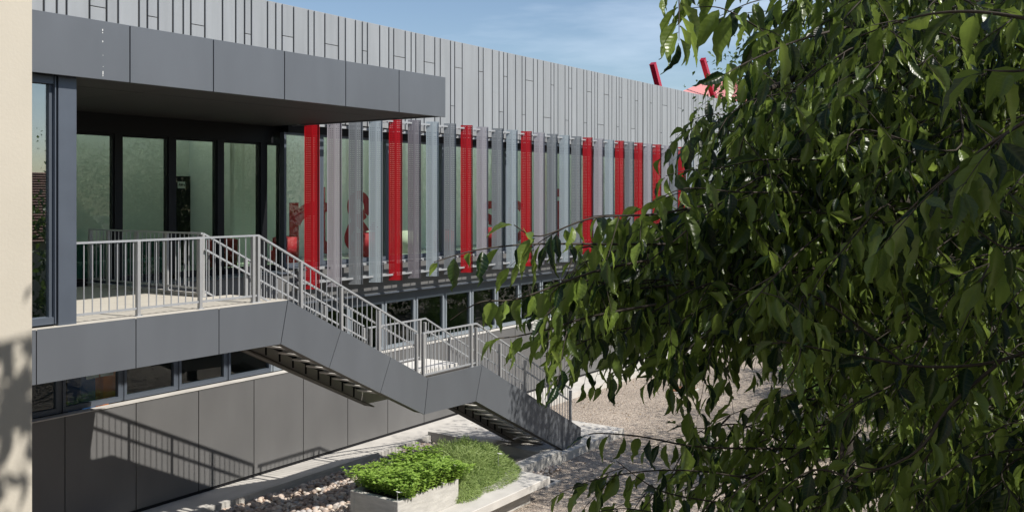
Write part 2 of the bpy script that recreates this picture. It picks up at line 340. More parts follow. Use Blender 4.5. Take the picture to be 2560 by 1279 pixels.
# --- base panels
jx = [9.13 + 1.4115 * i for i in range(-5, 20)]
b = MB(); b.box(2, xb, WY + .03, WY + .15, -5.98, -3.95); b.build('base_backing', M['joint'], bld)
for a, c in zip(jx[:-1], jx[1:]):
    if a > xb: break
    box('base_panel', a + .008, min(c, xb) - .008, WY - .003, WY + .03, -5.99, -3.94, M['base'], bld, b=.004)
b = MB(); b.box(2, xb, WY + .02, WY + .2, -6.06, -5.992); b.build('plinth', M['black'], bld)
b = MB(); b.box(2, xb, WY - .02, WY + .18, -3.936, -3.915); b.build('sill', M['conc'], bld)
# --- lower windows
LY = 16.42
wl = [xat(x, LY) for x in (303, 437, 557)]
pitch = 1.215
xs = [wl[0] - pitch * k for k in range(6, 0, -1)] + [wl[0] + pitch * k for k in range(0, 21)]
xs = [x for x in xs if x > 2.5 and x < xb]
for a, c in zip(xs[:-1], xs[1:]):
    f = MB(); zt, zb2 = -2.66, -3.895
    a2, c2 = a + .035, c - .035
    f.box(a2 + .0, a2 + .055, LY - .05, LY + .05, zb2, zt); f.box(c2 - .055, c2, LY - .05, LY + .05, zb2, zt)
    f.box(a2 + .055, c2 - .055, LY - .05, LY + .05, zb2, zb2 + .09); f.box(a2 + .055, c2 - .055, LY - .05, LY + .05, zt - .06, zt)
    fo = f.build('window', M['frame'] if a > 13 else M['navy'], bld)  # left frames take a darker colour in place of the deck's shade
    p = MB(); p.box(a2 + .05, c2 - .05, LY - .006, LY + .006, zb2 + .08, zt - .05); p.build('pane', M['glasslow'], fo)
for x in xs: box('mullion', x - .033, x + .033, LY - .025, LY + .03, -3.895, -2.66, M['frame'] if x > 13 else M['navy'], bld)  # left mullions darkened likewise, shade put into the colour
b = MB(); b.box(2, xb, 16.36, 16.5, -2.66, -2.44); b.build('lintel', M['navy'], bld)
# --- spandrel band between the storeys
b = MB(); b.box(14.3, xb, 16.15, 16.5, -2.46, -1.66); b.box(10.02, 14.297, 16.15, 16.5, -2.46, -1.72); b.box(2, 10.02, 16.32, 16.5, -2.46, -2.0); b.build('spandrel', M['base'], bld)
b = MB(); b.box(14.3, xb, 16.12, 16.146, -2.44, -2.40); b.box(10.0, 14.5, 16.1, 16.9, -1.717, -1.69); b.box(14.5, xb, 16.12, 16.7, -1.657, -1.63); b.build('drip_edge', M['navy'], bld)
# --- upper glazing
DY = 16.9
for a, c in ((-2, 192), (192 - 90, 285)):
    pass
mull = [(xat(180, DY), xat(188, DY))] + [(xat(a, DY), xat(c, DY)) for a, c in ((281, 300), (416, 434), (538, 554), (646, 662), (697, 707))]
left = 6.9
mull = [(left, left + .25)] + mull[1:]
mb = MB()
for a, c in mull: mb.box(a, c, DY - .08, DY + .1, -1.7, 1.22)
mb.box(left, mull[-1][1], DY - .1, DY + .1, 1.22, 1.635); mb.box(left, mull[-1][1], DY - .08, DY + .08, -1.7, -1.6)
mb.build('door_frame', M['black'], bld)
for (a, c), (a2, c2) in zip(mull[:-1], mull[1:]):
    wn = MB(); wn.box(c + .003, c + .03, DY - .05, DY + .05, -1.598, 1.215); wn.box(a2 - .03, a2 - .003, DY - .05, DY + .05, -1.598, 1.215); wn.box(c + .03, a2 - .03, DY - .05, DY + .05, 1.18, 1.215); wn.box(c + .03, a2 - .03, DY - .05, DY + .05, -1.598, -1.56)
    wo = wn.build('window', M['black'], bld)
    p = MB(); p.box(c + .02, a2 - .02, DY - .006, DY + .006, -1.57, 1.19); p.build('pane', M['glassdoor'], wo)
GY = 16.55
gx0 = xat(707, GY) - .02
ms = [gx0] + [xat(x, GY) for x in (799, 965, 1104, 1262)]
dlt = (ms[4] - ms[2]) / 2
while ms[-1] + dlt < xb: ms.append(ms[-1] + dlt)
ms[-1] = xb - .1
for a, c in zip(ms[:-1], ms[1:]):
    wn = MB(); wn.box(a + .003, a + .065, GY - .07, GY + .07, -1.62, 1.47); wn.box(c - .065, c - .003, GY - .07, GY + .07, -1.62, 1.47)
    wn.box(a + .065, c - .065, GY - .06, GY + .06, -1.62, -1.53); wn.box(a + .065, c - .065, GY - .06, GY + .06, 1.42, 1.47)
    wo = wn.build('window', M['navy'], bld)
    p = MB(); p.box(a + .06, c - .06, GY - .006, GY + .006, -1.55, 1.44); p.build('pane', M['glass'], wo)
b = MB(); b.box(14.55, xb, 16.45, 16.75, 1.473, 1.86); b.build('lintel', M['black'], bld)
b = MB(); b.box(14.55, xb, 16.2, 16.45, 1.68, 1.715); b.build('lintel_soffit', M['black'], bld)
# --- interior of the upper floor
IY = 20.2
b = MB(); b.box(4, xb, IY, IY + .15, -1.7, 1.9); b.box(3.9, 4, 16.5, IY, -1.7, 1.9); b.box(xb - .1, xb, 16.65, IY, -1.7, 1.68)
b.box(xat(575, 18.6), xat(575, 18.6) + .12, 18.6, IY, -1.7, 1.68); b.box(xat(580, 19.2), xat(655, 19.2), 19.2, 19.3, -1.7, 1.68)
b.build('interior_wall', M['white'], bld)
b = MB(); b.box(5, xb, 16.62, IY, -1.95, -1.70); b.build('interior_floor', M['ifloor'], bld)
b = MB(); b.box(5, xb, 16.76, 18.3, 1.70, 1.9); b.build('interior_ceiling', M['ceil'], bld)
# lower floor interior
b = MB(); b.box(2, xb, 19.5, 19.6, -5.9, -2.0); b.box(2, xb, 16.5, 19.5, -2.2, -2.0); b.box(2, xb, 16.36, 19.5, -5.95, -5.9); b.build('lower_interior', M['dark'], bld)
# interior door with paper notice
dx0, dx1 = xat(437, IY - .04), xat(503, IY - .04); dz = zat(437, 440, IY - .04)
ds = box('interior_door', dx0, dx1, IY - .06, IY - .001, -1.7, dz, M['black'], bld, b=.004)
nx0, nx1 = xat(445.3, IY - .08), xat(464, IY - .08)
def child_box(name, par, x0, x1, y0, y1, z0, z1, m, b=0):
    o = box(name, x0, x1, y0, y1, z0, z1, m, None, b); o.parent = par; o.location = o.location - par.location - (par.parent.location if par.parent else Vector((0, 0, 0))); return o
za, zb_ = zat(454, 454, IY - .08), zat(454, 470.5, IY - .08)
child_box('notice', ds, nx0, nx1, IY - .066, IY - .062, zb_, za, M['paper'])
def text(name, body, par, x, y, z, size, m, off=0, ext=.002, rz=0, sx=1):
    cu = bpy.data.curves.new(name, 'FONT'); cu.body = body; cu.size = size; cu.extrude = ext; cu.offset = off; cu.materials.append(m)
    tmp = bpy.data.objects.new('tmp', cu); me = bpy.data.meshes.new_from_object(tmp); bpy.data.objects.remove(tmp)
    if not me.materials: me.materials.append(m)
    o = bpy.data.objects.new(name, me); CE.objects.link(o); o.rotation_euler = (R(90), 0, rz); o.scale = (sx, 1, 1)
    o.location = (x, y, z + EYE)
    if par is not None:
        o.parent = par; q = par
        while q is not None: o.location = o.location - q.location; q = q.parent
    return o
text('lettering', 'Aula', ds, nx0 + .02, IY - .069, za - .08, .075, M['ink'])
text('lettering', 'Aula 01.2', ds, nx0 + .015, IY - .069, zb_ + .055, .072, M['ink'])
# wall letters:  r t &  s c i
def letter(strokes, label):
    q = MB()
    for k, (pts_, wd) in enumerate(strokes):
        y0 = IY - .012 - .002 * k; n = len(pts_); base = len(q.v)
        for a in range(n):
            p0 = pts_[max(a - 1, 0)]; p1 = pts_[min(a + 1, n - 1)]; dx_, dz_ = p1[0] - p0[0], p1[1] - p0[1]; l = math.hypot(dx_, dz_); nx_, nz_ = -dz_ / l * wd / 2, dx_ / l * wd / 2
            for sg in (1, -1):
                for yy in (y0, IY - .001): q.v.append((pts_[a][0] + sg * nx_, yy, pts_[a][1] + sg * nz_ + EYE))
        for a in range(n - 1):
            b0 = base + 4 * a; b1 = b0 + 4
            q.f += [(b0, b1, b1 + 2, b0 + 2), (b0, b0 + 1, b1 + 1, b1), (b0 + 2, b1 + 2, b1 + 3, b0 + 3)]
    return q.build('letter', M['red'], bld)
def arc(cx, cz, rx, rz, a0, a1, n=16): return [(cx + rx * math.cos(R(a0 + (a1 - a0) * i / n)), cz + rz * math.sin(R(a0 + (a1 - a0) * i / n))) for i in range(n + 1)]
LX = lambda px: xat(px, IY)
LB, LH, SW = -1.68, -.17, .34
x = LX(723) + SW / 2; letter([([(x, LB), (x, LH)], SW), (arc(x + .72, LB + .78, .68, .56, 165, 62), .36)], 'r')
x = LX(802); letter([([(x, LH + .45), (x, LB + .45)] + arc(x + .32, LB + .42, .32, .25, 190, 270, 6), SW), ([(LX(776), LH - .14), (LX(821), LH - .14)], .27)], 't')
x = LX(890); letter([(arc(x + .12, -.30, .36, .34, -40, 250, 22) + [(x + .5, -1.15), (x + 1.0, -1.68)], .27), ([(x + .38, -.52), (x - .25, -.95)] + arc(x + .08, -1.24, .44, .31, 150, 350, 14) + [(x + .85, -.85)], .27)], '&')
x = LX(1203); letter([(arc(x + .55, -.53, .40, .24, 20, 270, 14) + arc(x + .55, -1.2, .42, .30, 90, -160, 14), .28)], 's')
x = LX(1268); letter([(arc(x + .6, -.92, .48, .62, 50, 310, 20), .32)], 'c')
x = LX(1396); letter([([(x, LB), (x, LH)], SW), ([(x, .0), (x, .32)], SW)], 'i')
# --- canopy
cj = [5.0] + [xat(x, 11.76) for x in (325.2, 533.8, 711.5, 864.5, 998, 1113.8)]
for a, c in zip(cj[:-1], cj[1:]):
    box('canopy_panel', a + .008, c - (.008 if c < cj[-1] else 0), 11.76, 11.80, 1.575, 2.365, M['fascia'], bld, b=.004)
b = MB(); b.box(5, cj[-1] - .04, 11.803, 11.9, 1.60, 2.35); b.build('canopy_backing', M['joint'], bld)
cx1 = cj[-1]
box('canopy_panel', cx1 - .04, cx1 - .002, 11.803, 16.19, 1.585, 2.36, M['fascia'], bld)
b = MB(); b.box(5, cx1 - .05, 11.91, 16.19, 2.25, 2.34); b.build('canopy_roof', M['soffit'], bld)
sx = [5.0, 8.55, 11.6, cx1 - .05]
for a, c in zip(sx[:-1], sx[1:]):
    for y0, y1 in ((11.85, 13.05), (13.06, 17.1)):
        if y1 > 17: y1 = 16.98
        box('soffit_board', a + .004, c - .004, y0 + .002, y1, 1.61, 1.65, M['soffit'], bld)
# bird streaks on the canopy
b = MB()
for y0, y1, dxp in ((73, 78, 0), (81, 83.5, 0), (102, 106, .3), (178, 187, .8), (188.5, 191, .8), (138, 139, 1), (166, 167, 1.5)):
    x = xat(256.5 + dxp, 11.757); b.box(x - .004, x + .006, 11.757, 11.759, zat(257, y1, 11.757), zat(257, y0, 11.757))
b.build('white_streak', M['paper'], bld)
# --- glazed volume at the left, pillar
pxl, pxr = xat(146, 11.9), xat(192, 11.9)
box('pillar', pxl, pxr, 11.9, 12.6, -1.7, 1.6, M['navy'], bld, b=.006)
b = MB(); b.box(pxl - .03, pxl - .002, 11.95, 12.1, -1.66, 1.6); b.build('gap_strip', M['black'], bld)
fx1 = pxl - .03; fx0 = xat(135.5, 11.92)
f = MB(); f.box(fx0, fx1, 11.9, 12.08, -1.66, 1.575); f.box(4.6, fx0, 11.92, 12.06, -1.66, -1.57); f.box(4.6, fx0, 11.92, 12.06, 1.47, 1.575); f.box(4.5, 4.6, 11.92, 12.06, -1.66, 1.57)
f.box(xat(126, 11.93), fx0, 11.96, 12.06, -1.57, 1.47)
fo = f.build('window', M['navy'], bld)
p = MB(); p.box(4.6, xat(127, 11.95), 12.0, 12.012, -1.57, 1.47); p.build('pane', M['glasscoat'], fo)
b = MB(); b.box(4.3, 4.5, 12.1, 16.8, -1.7, 1.6); b.box(4.5, 6.55, 16.0, 16.1, -1.7, 1.6); b.box(6.45, 6.8, 12.62, 16.8, -1.7, 1.6); b.box(5.75, 5.9, 12.6, 12.75, -1.6, 1.6); b.build('room_wall', M['white'], bld)
b = MB(); b.box(4.3, 6.7, 12.07, 16.8, -1.9, -1.66); b.build('room_floor', M['ifloor'], bld)

# ================================================================ DECK and STAIRCASE
stair = thing('staircase', 'grey panelled outdoor staircase zigzagging down from the covered terrace to the gravel', 'staircase', (13, 12.6, G0))
FY = 11.86
topl = [(4.6, -1.7), (10.48, -1.7), (14.04, -3.54), (15.80, -3.55), (19.85, -5.68)]
botl = [(4.6, -2.4), (10.33, -2.4), (13.93, -4.23), (15.58, -4.27), (19.02, -6.04), (19.85, -6.04)]
def onp(x, y): return (xat(x, FY), zat(x, y, FY))
jl = [((xat(91, FY), -1.7), (xat(91, FY), -2.4)), ((xat(340, FY), -1.7), (xat(340, FY), -2.4)), ((xat(547.5, FY), -1.7), (xat(547.5, FY), -2.4)), (topl[1], botl[1]),
      (onp(853, 823), onp(823, 915)), (onp(977, 892), onp(951, 979)), (topl[2], botl[2]), (topl[3], botl[3]), (onp(1300.7, 975), onp(1285, 1047.7)), (onp(1381, 1023.7), onp(1367, 1089))]
def lerp_line(line, x):
    for (a, za), (c, zc) in zip(line[:-1], line[1:]):
        if a <= x <= c: return za + (zc - za) * (x - a) / (c - a)
    return line[-1][1]
jl = [((a[0], lerp_line(topl, a[0])), (c[0], lerp_line(botl, c[0]))) for a, c in jl]
jl = [((4.6, -1.7), (4.6, -2.4))] + jl
for (t0, b0), (t1, b1) in zip(jl[:-1], jl[1:]):
    pr = MB(); g = .007
    pr.prism([(t0[0] + g, t0[1]), (t1[0] - g, t1[1]), (b1[0] - g, b1[1]), (b0[0] + g, b0[1])], FY, FY + .035)
    pr.build('fascia_panel', M['fascia'], stair)
t0, b0 = jl[-1]
pr = MB(); pr.prism([(t0[0] + .007, t0[1]), (19.85, -5.68), (19.85, -6.04), (19.02, -6.04), (b0[0] + .007, b0[1])], FY, FY + .035); pr.build('fascia_panel', M['fascia'], stair)
inset = lambda L, d: [(x, z + d) for x, z in L]
def stringer(y0, y1, m, x0=4.6, nm='stringer'):
    T = [(x0, -1.715)] + [(x, z - .015) for x, z in topl[1:4]] + [(19.83, -5.70)]
    B = [(19.83, -6.02), (19.02, -6.02)] + [(x, z + .012) for x, z in botl[1:4][::-1]] + [(x0, -2.388)]
    q = MB(); q.prism([*T, *B], y0, y1); return q.build(nm, m, stair)
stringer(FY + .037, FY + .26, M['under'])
RY = 13.42
b = MB()      # flange under the rear stringer and the black angle with brackets
for (a, za), (c, zc) in (((10.2, -2.42), (13.93, -4.25)), ((15.6, -4.28), (18.9, -6.0))):
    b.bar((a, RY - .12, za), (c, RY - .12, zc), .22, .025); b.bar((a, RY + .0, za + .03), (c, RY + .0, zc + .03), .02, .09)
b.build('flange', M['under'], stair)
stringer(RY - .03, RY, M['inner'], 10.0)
b = MB()
for (a, za), (c, zc) in (((10.45, -2.26), (13.6, -3.87)), ((15.75, -4.13), (18.6, -5.62))):
    b.bar((a, RY - .22, za), (c, RY - .22, zc), .035, .045)
    n = 10
    for i in range(n):
        t = (i + .3) / n; x = a + (c - a) * t; z = za + (zc - za) * t; b.bar((x, RY - .2, z), (x, RY - .2, z - .2), .02, .03)
b.build('bracket_angle', M['black'], stair, kind='stuff')
def steps(x0, z0, n, rise, go):
    for i in range(n):
        z = z0 - rise * (i + 1); x = x0 + go * i
        q = MB(); q.box(x, x + go + .02, FY + .62, RY - .045, z - .055, z); q.box(x, x + .04, FY + .62, RY - .045, z, z + rise - .057); q.box(x + .015, x + .055, FY + .66, RY - .25, z - .46, z - .055); q.box(x - .10, x + .015, FY + .66, RY - .25, z - .46, z - .43); q.build('step', M['step'], stair)
steps(10.5, -1.70, 10, .168, .335); 
box('landing', 13.86, 15.75, FY + .60, RY - .045, -3.63, -3.55, M['step'], stair)
steps(15.75, -3.55, 14, .168, .315)
# deck
deck = thing('terrace_deck', 'pale floored terrace under the canopy in front of the glazed doors', 'terrace', (8, 14, G0))
b = MB(); b.box(5, 9.99, FY + .27, 16.88, -1.95, -1.71); b.box(9.99, 10.49, FY + .27, 13.40, -1.95, -1.71); b.build('slab', M['base'], deck)
tx = [5, 6.2, 7.4, 8.6, 9.92]
for a, c in zip(tx[:-1], tx[1:]):
    ty = 12.13
    while ty < 16.8:
        y1 = min(ty + 1.2, 16.87); box('floor_tile', a + .002, c - .002, ty + .002, y1 - .002, -1.711, -1.697, M['floor'], deck); ty += 1.2
box('floor_tile', 9.922, 10.48, 12.132, 13.33, -1.711, -1.697, M['floor'], deck)
box('kerb', 5, 10.47, FY + .001, 12.128, -1.712, -1.688, M['floor'], deck)
box('kerb', 9.925, 10.0, 13.35, 16.87, -1.95, -1.63, M['conc2'], deck, b=.005)

# ================================================================ RAILINGS
rod = cyl_mesh(.0085, 8, M['rail'])
def railing(label, Y, runs, posts, extra=None, seed=1):
    r = thing('railing', label, 'railing', (runs[0][0][0], Y, G0), 'steel railings of the stairs and terrace')
    h = MB(); lo = MB(); mid = MB()
    for k, (p, q, flight, base) in enumerate(runs):
        h.bar((p[0], p[1], p[2]), (q[0], q[1], q[2]), .05, .028)
        dz0 = base
        lo.bar((p[0], p[1], p[2] - dz0), (q[0], q[1], q[2] - dz0), .02, .03)
        if flight: mid.bar((p[0], p[1] + flight, p[2] - .27), (q[0], q[1] + flight, q[2] - .27), .035, .03)
        L = math.hypot(q[0] - p[0], q[1] - p[1]); n = int(round(L / .123))
        for i in range(1, n):
            t = i / n; x = p[0] + (q[0] - p[0]) * t; y = p[1] + (q[1] - p[1]) * t; z = p[2] + (q[2] - p[2]) * t
            if any(abs(x - a) < .055 and abs(y - c) < .055 for a, c, _, _ in posts): continue
            o = put('baluster', rod, None, r, (x, y, z - dz0 - .02 + EYE)); o.scale = (1, 1, dz0)
    h.build('handrail', M['rail'], r); lo.build('bottom_rail', M['rail'], r); mid.build('lower_handrail', M['rail'], r)
    for x, y, zt, zb2 in posts:
        po = box('post', x - .025, x + .025, y - .032, y + .032, zb2, zt, M['rail2'], r, b=.003)
        if extra and zb2 in extra: pass
    pb = MB()
    for x, y, zt, zb2 in posts: pb.box(x - .05, x + .05, y - .05, y + .05, zb2 - .001, zb2 + .012)
    pb.build('base_plate', M['rail'], r, kind='stuff')
    return r
FYr = 11.95
def post_x(px, Y=FYr): return xat(px, Y)
def fz(x, a, za, c, zc): return za + (zc - za) * (x - a) / (c - a)
def postsalong(Y, p1=None):
    P = []
    HB = -.62
    for px in (345, 500, 632.5): 
        x = post_x(px); P.append((x, Y, HB - .01, -1.69))
    xs1 = [post_x(x) for x in (645, 752, 853, 947, 1041)]
    for x in xs1: P.append((x, Y, fz(x, 9.93, HB, 13.75, -2.62) - .01, -1.69 if x < 10.3 else lerp_line(topl, x) - .02))
    for px in (1058, 1178): x = post_x(px); P.append((x, Y, -2.68, -3.56))
    for px in (1190, 1250, 1313, 1372, 1426): x = post_x(px); P.append((x, Y, fz(x, 15.55, -2.66, 19.45, -4.68) - .01, lerp_line(topl, x) - .02))
    return P
fp = postsalong(FYr)
x645, x1041, x1058, x1190, x1426 = post_x(645), post_x(1041), post_x(1058), post_x(1190), post_x(1426)
railing('light grey railing along the outer edge of terrace and stairs, nearest the viewer', FYr,
        [((pxr + .005, FYr, -.62), (x645, FYr, -.62), 0, .96), ((x645, FYr, -.62), (x1041, FYr, -2.62), .07, .96), ((x1058 - .02, FYr, -2.67), (x1190, FYr, -2.67), 0, .82), ((x1190, FYr, -2.66), (x1426, FYr, -4.68), .07, .92)], fp)
RYr = 13.36
rp = [(x, RYr, zt, zb2) for x, y, zt, zb2 in fp if x > x645 - .02]
dxr = 9.93
rp += [(dxr, y, -.63, -1.63) for y in (13.45, 14.35, 15.25, 16.15, 16.75)]
railing('light grey railing behind the steps, turning back along the terrace edge to the glazing', RYr,
        [((dxr, 16.78, -.62), (dxr, RYr, -.62), 0, .93), ((x645, RYr, -.62), (x1041, RYr, -2.62), -.07, .96), ((x1058 - .08, RYr, -2.67), (x1190, RYr, -2.67), 0, .82), ((x1190, RYr, -2.66), (x1426, RYr, -4.68), -.07, .92)], rp)

# ================================================================ PERFORATED FINS
def fin_mesh(m):
    W, H, nc, nr = .325, 4.02, 7, 80
    cw, ch = W / (nc + .6), H / (nr + .6); hs = .0072; th = .004; fold = .012
    vs = []; fs = []
    off = lambda x: -fold * (1 - abs(x) / (W / 2)) + 0
    def q(x0, z0, x1, z1, y):
        n = len(vs); vs.extend([(x0, y + off(x0), z0), (x1, y + off(x1), z0), (x1, y + off(x1), z1), (x0, y + off(x0), z1)]); fs.append((n, n + 1, n + 2, n + 3) if y < 0 else (n + 3, n + 2, n + 1, n))
    xe = [-W / 2, -W / 2 + .3 * cw]; 
    for y in (-th / 2, th / 2):
        q(-W / 2, 0, -W / 2 + .3 * cw, H, y); q(W / 2 - .3 * cw, 0, W / 2, H, y)
        q(-W / 2 + .3 * cw, 0, 0, .3 * ch, y); q(0, 0, W / 2 - .3 * cw, .3 * ch, y); q(-W / 2 + .3 * cw, H - .3 * ch, 0, H, y); q(0, H - .3 * ch, W / 2 - .3 * cw, H, y)
    for c in range(nc):
        x0 = -W / 2 + .3 * cw + c * cw; x1 = x0 + cw; xm = (x0 + x1) / 2
        if c == nc // 2:
            for y in (-th / 2, th / 2): q(x0, .3 * ch, xm, H - .3 * ch, y); q(xm, .3 * ch, x1, H - .3 * ch, y)
            continue
        for y in (-th / 2, th / 2):
            q(x0, .3 * ch, xm - hs, H - .3 * ch, y); q(xm + hs, .3 * ch, x1, H - .3 * ch, y)
        for r in range(nr):
            z0 = .3 * ch + r * ch; zm = z0 + ch / 2
            for y in (-th / 2, th / 2):
                q(xm - hs, z0 if r == 0 else z0 - ch / 2 + hs, xm + hs, zm - hs, y)
            if r == nr - 1:
                for y in (-th / 2, th / 2): q(xm - hs, zm + hs, xm + hs, z0 + ch, y)
    n = len(vs)
    for s in (-1, 1):
        x = s * W / 2; k = len(vs); vs.extend([(x, -.03, 0), (x, .0, 0), (x, .0, H), (x, -.03, H)][::1]); fs.append((k, k + 1, k + 2, k + 3))
        vs.extend([(x, .03, 0), (x, .03, H)]); fs.append((k + 1, k + 4, k + 5, k + 2))
    return mesh('fin', vs, fs, m)
scr = thing('sunshade_screen', 'row of red, grey and pale blue perforated metal fins in front of the upper windows', 'sunshade', (24, 15.75, -2.1))
fmesh = {k: fin_mesh(M[k]) for k in ('fin red', 'fin lilac', 'fin grey', 'fin blue', 'fin purple')}
seq = 'R L G B R P B G R L G B R L G B G R L B R G R L R L G R B'.split()
cn = {'R': 'fin red', 'L': 'fin lilac', 'G': 'fin grey', 'B': 'fin blue', 'P': 'fin purple'}
fang = math.atan2(RT[1], RT[0]) + R(3)
fpx = [780, 836.3, 889.5, 939.5, 989, 1036, 1081.2, 1125, 1166.7, 1206, 1243.5, 1280, 1316, 1348.5, 1380.2, 1411.2, 1440.7, 1469, 1496.5, 1523.2, 1549, 1573, 1596.7, 1619.7, 1642.2, 1664, 1684.5, 1704.7, 1724.7]
lab = {'R': 'red fin', 'L': 'lilac grey fin', 'G': 'mid grey fin', 'B': 'pale blue fin', 'P': 'purple grey fin'}
for i, (c, px) in enumerate(zip(seq, fpx)):
    o = put('fin', fmesh[cn[c]], None, scr, (xat(px, 15.72), 15.72, -2.07 + EYE), rz=fang); o['label'] = lab[c]
b = MB()
for z in (1.87, 1.63, -1.63, -1.93): b.box(14.35, 35.2, 15.90, 15.95, z - .03, z + .03)
for z in (1.87, -1.93): b.box(14.35, 35.2, 15.76, 15.79, z - .02, z + .02)
b.build('rail', M['rail'], scr)
b = MB(); b.box(14.4, 35.2, 15.96, 16.1, -1.98, -1.95); b.build('ledge', M['frame'], scr)
b = MB()
for i in range(60):
    x = 14.5 + i * .36
    if x > 35: break
    for z in (1.87, 1.63, -1.63, -1.93): b.box(x - .012, x + .012, 15.79, 16.2 if z > 0 else 16.14, z - .015, z + .015)
b.build('bracket', M['navy'], scr, kind='stuff')

# ================================================================ ROOF EXTRAS (behind)
RYb = 24.0
def redpost(px0, py0, px1, py1, wpx, label):
    a = pt(px0, py0, 1); s = RYb / a[1]; a = a * s; c = pt(px1, py1, 1); c = c * (RYb / c[1])
    d = (c - a); base = a - d * .6
    t = thing('roof_post', label, 'post', tuple(base), 'red leaning posts on the roof')
    q = MB(); q.bar(tuple(base), tuple(c), .30, .30); q.build('shaft', M['redpost'], t)
    q = MB(); d = d / np.linalg.norm(d); q.bar(tuple(c), tuple(c + d * .03), .32, .32); q.build('cap', M['redpost'], t)
redpost(1646, 215, 1632, 160, 18, 'red leaning roof post standing clear against the sky above the cladding')
redpost(1782, 235, 1757, 149, 18, 'red leaning roof post beside the red corrugated roof, partly behind leaves')
t = thing('corrugated_roof', 'pitched red corrugated metal roof rising behind the parapet', 'roof', (50, 24, 4.0))
def plane_y(x, y, Y): r = ray(x, y); return Vector((r[0] * Y / r[1], Y, r[2] * Y / r[1] + EYE))
A, B_, C_, D_ = plane_y(1690, 236, 24), plane_y(1905, 262, 24), plane_y(1850, 205, 29), plane_y(1780, 197, 29)
vs = []; fs = []; n = 90
for i in range(n + 1):
    s = i / n; lo_ = A.lerp(B_, s); hi = D_.lerp(C_, s); h = (.06 if i % 2 else 0)
    vs += [(lo_.x, lo_.y, lo_.z + h), (hi.x, hi.y, hi.z + h)]
for i in range(n): fs.append((2 * i, 2 * i + 2, 2 * i + 3, 2 * i + 1))
put('sheet', mesh('sheet', vs, fs, M['redroof']), None, t)
b = MB(); b.bar((D_.x, D_.y, D_.z + .08), (C_.x, C_.y, C_.z + .08), .3, .12, e=False); b.build('ridge', M['redroof'], t)
b = MB(); b.box(A.x, B_.x, 24.05, 24.3, 3.5, A.z - EYE - .02); b.build('gable', M['redroof'], t)

# ================================================================ FURNITURE BEHIND THE GLASS
def tub(x, y, label, m, rz=0, sc=1):
    t = thing('armchair', label, 'armchair', (x, y, -1.7)); t.rotation_euler.z = rz
    n = 14
    # wraparound back
    vs = []; fs = []
    for i in range(n):
        a = R(-20) + R(220) * i / (n - 1)
        for r, z in ((.36, .12), (.38, .72), (.30, .74), (.27, .40)):
            vs.append((r * math.cos(a) * sc, r * math.sin(a) * sc, z * sc))
    for i in range(n - 1):
        for k in range(4): fs.append((i * 4 + k, i * 4 + (k + 1) % 4, (i + 1) * 4 + (k + 1) % 4, (i + 1) * 4 + k))
    fs += [(3, 2, 1, 0), tuple((n - 1) * 4 + k for k in range(4))]
    o = bpy.data.objects.new('backrest', mesh('backrest', vs, fs, m, True)); CE.objects.link(o); o.parent = t
    me = cyl_mesh(.29, 16, m); o = bpy.data.objects.new('seat', me); CE.objects.link(o); o.parent = t; o.scale = (sc, sc, .28 * sc); o.location.z = .12
    lg = cyl_mesh(.02, 8, M['black'])
    for i in range(4):
        a = R(45 + 90 * i); o = bpy.data.objects.new('leg', lg); CE.objects.link(o); o.parent = t; o.location = (.22 * math.cos(a), .22 * math.sin(a), 0); o.scale.z = .125
for px, y, m, lb in ((552, 17.7, 'redchair', 'red tub armchair behind the glass of the doors, seen between railing bars'), (708, 17.5, 'redchair', 'red tub armchair just right of the terrace doors, mostly hidden by the window frame'),
                     (907, 17.6, 'redchair', 'red tub armchair under the ampersand on the wall'), (928, 18.3, 'whitechair', 'cream tub armchair beside the red one under the ampersand'),
                     (1012, 17.7, 'whitechair', 'cream tub armchair seen alone between the second red fin and the purple fin'), (1103, 17.3, 'redchair', 'bright red tub armchair behind the pale blue and mid grey fins'), (1222, 17.4, 'redchair', 'red tub armchair farthest along the window, below the letter s')):
    tub(xat(px, y), y, lb, M[m], R(200 + px % 50))
t = thing('sofa', 'dark teal sofa behind the leftmost terrace glazing', 'sofa', (9.6, 17.7, -1.7))
x0, x1 = xat(150, 17.6), xat(421, 17.9)
box('seat', x0, x1, 17.45, 18.0, -1.62, -1.30, M['teal'], t, b=.04); box('backrest', x0, x1, 18.0, 18.25, -1.62, -.92, M['teal'], t, b=.05); box('armrest', x1 - .2, x1 + .02, 17.42, 18.02, -1.64, -1.02, M['teal'], t, b=.05)
for px, m, lb in ((232, 'binblue', 'dark blue recycling bin with white sticker behind the lower window'), (268, 'binorange', 'orange recycling bin with white sticker behind the lower window')):
    x = xat(px, 16.6); t = thing('recycling_bin', lb, 'bin', (x, 16.85, -5.9))
    q = MB(); n = len(q.v)
    vs = []; fs = []
    for z, w_ in ((-5.1, .2), (-3.15, .235)):
        vs += [(x - w_, 16.85 - w_, z + EYE), (x + w_, 16.85 - w_, z + EYE), (x + w_, 16.85 + w_, z + EYE), (x - w_, 16.85 + w_, z + EYE)]
    fs = [(0, 1, 5, 4), (1, 2, 6, 5), (2, 3, 7, 6), (3, 0, 4, 7), (3, 2, 1, 0), (4, 5, 6, 7)]
    put('body', mesh('body', vs, fs, M[m]), None, t)
    box('lid', x - .25, x + .25, 16.60, 17.10, -3.15, -3.09, M[m], t, b=.01)
    box('sticker', x - .13, x + .13, 16.606, 16.612, -3.42, -3.20, M['paper'], t)
    box('stand', x - .2, x + .2, 16.65, 17.05, -5.9, -5.1, M['dark'], t)

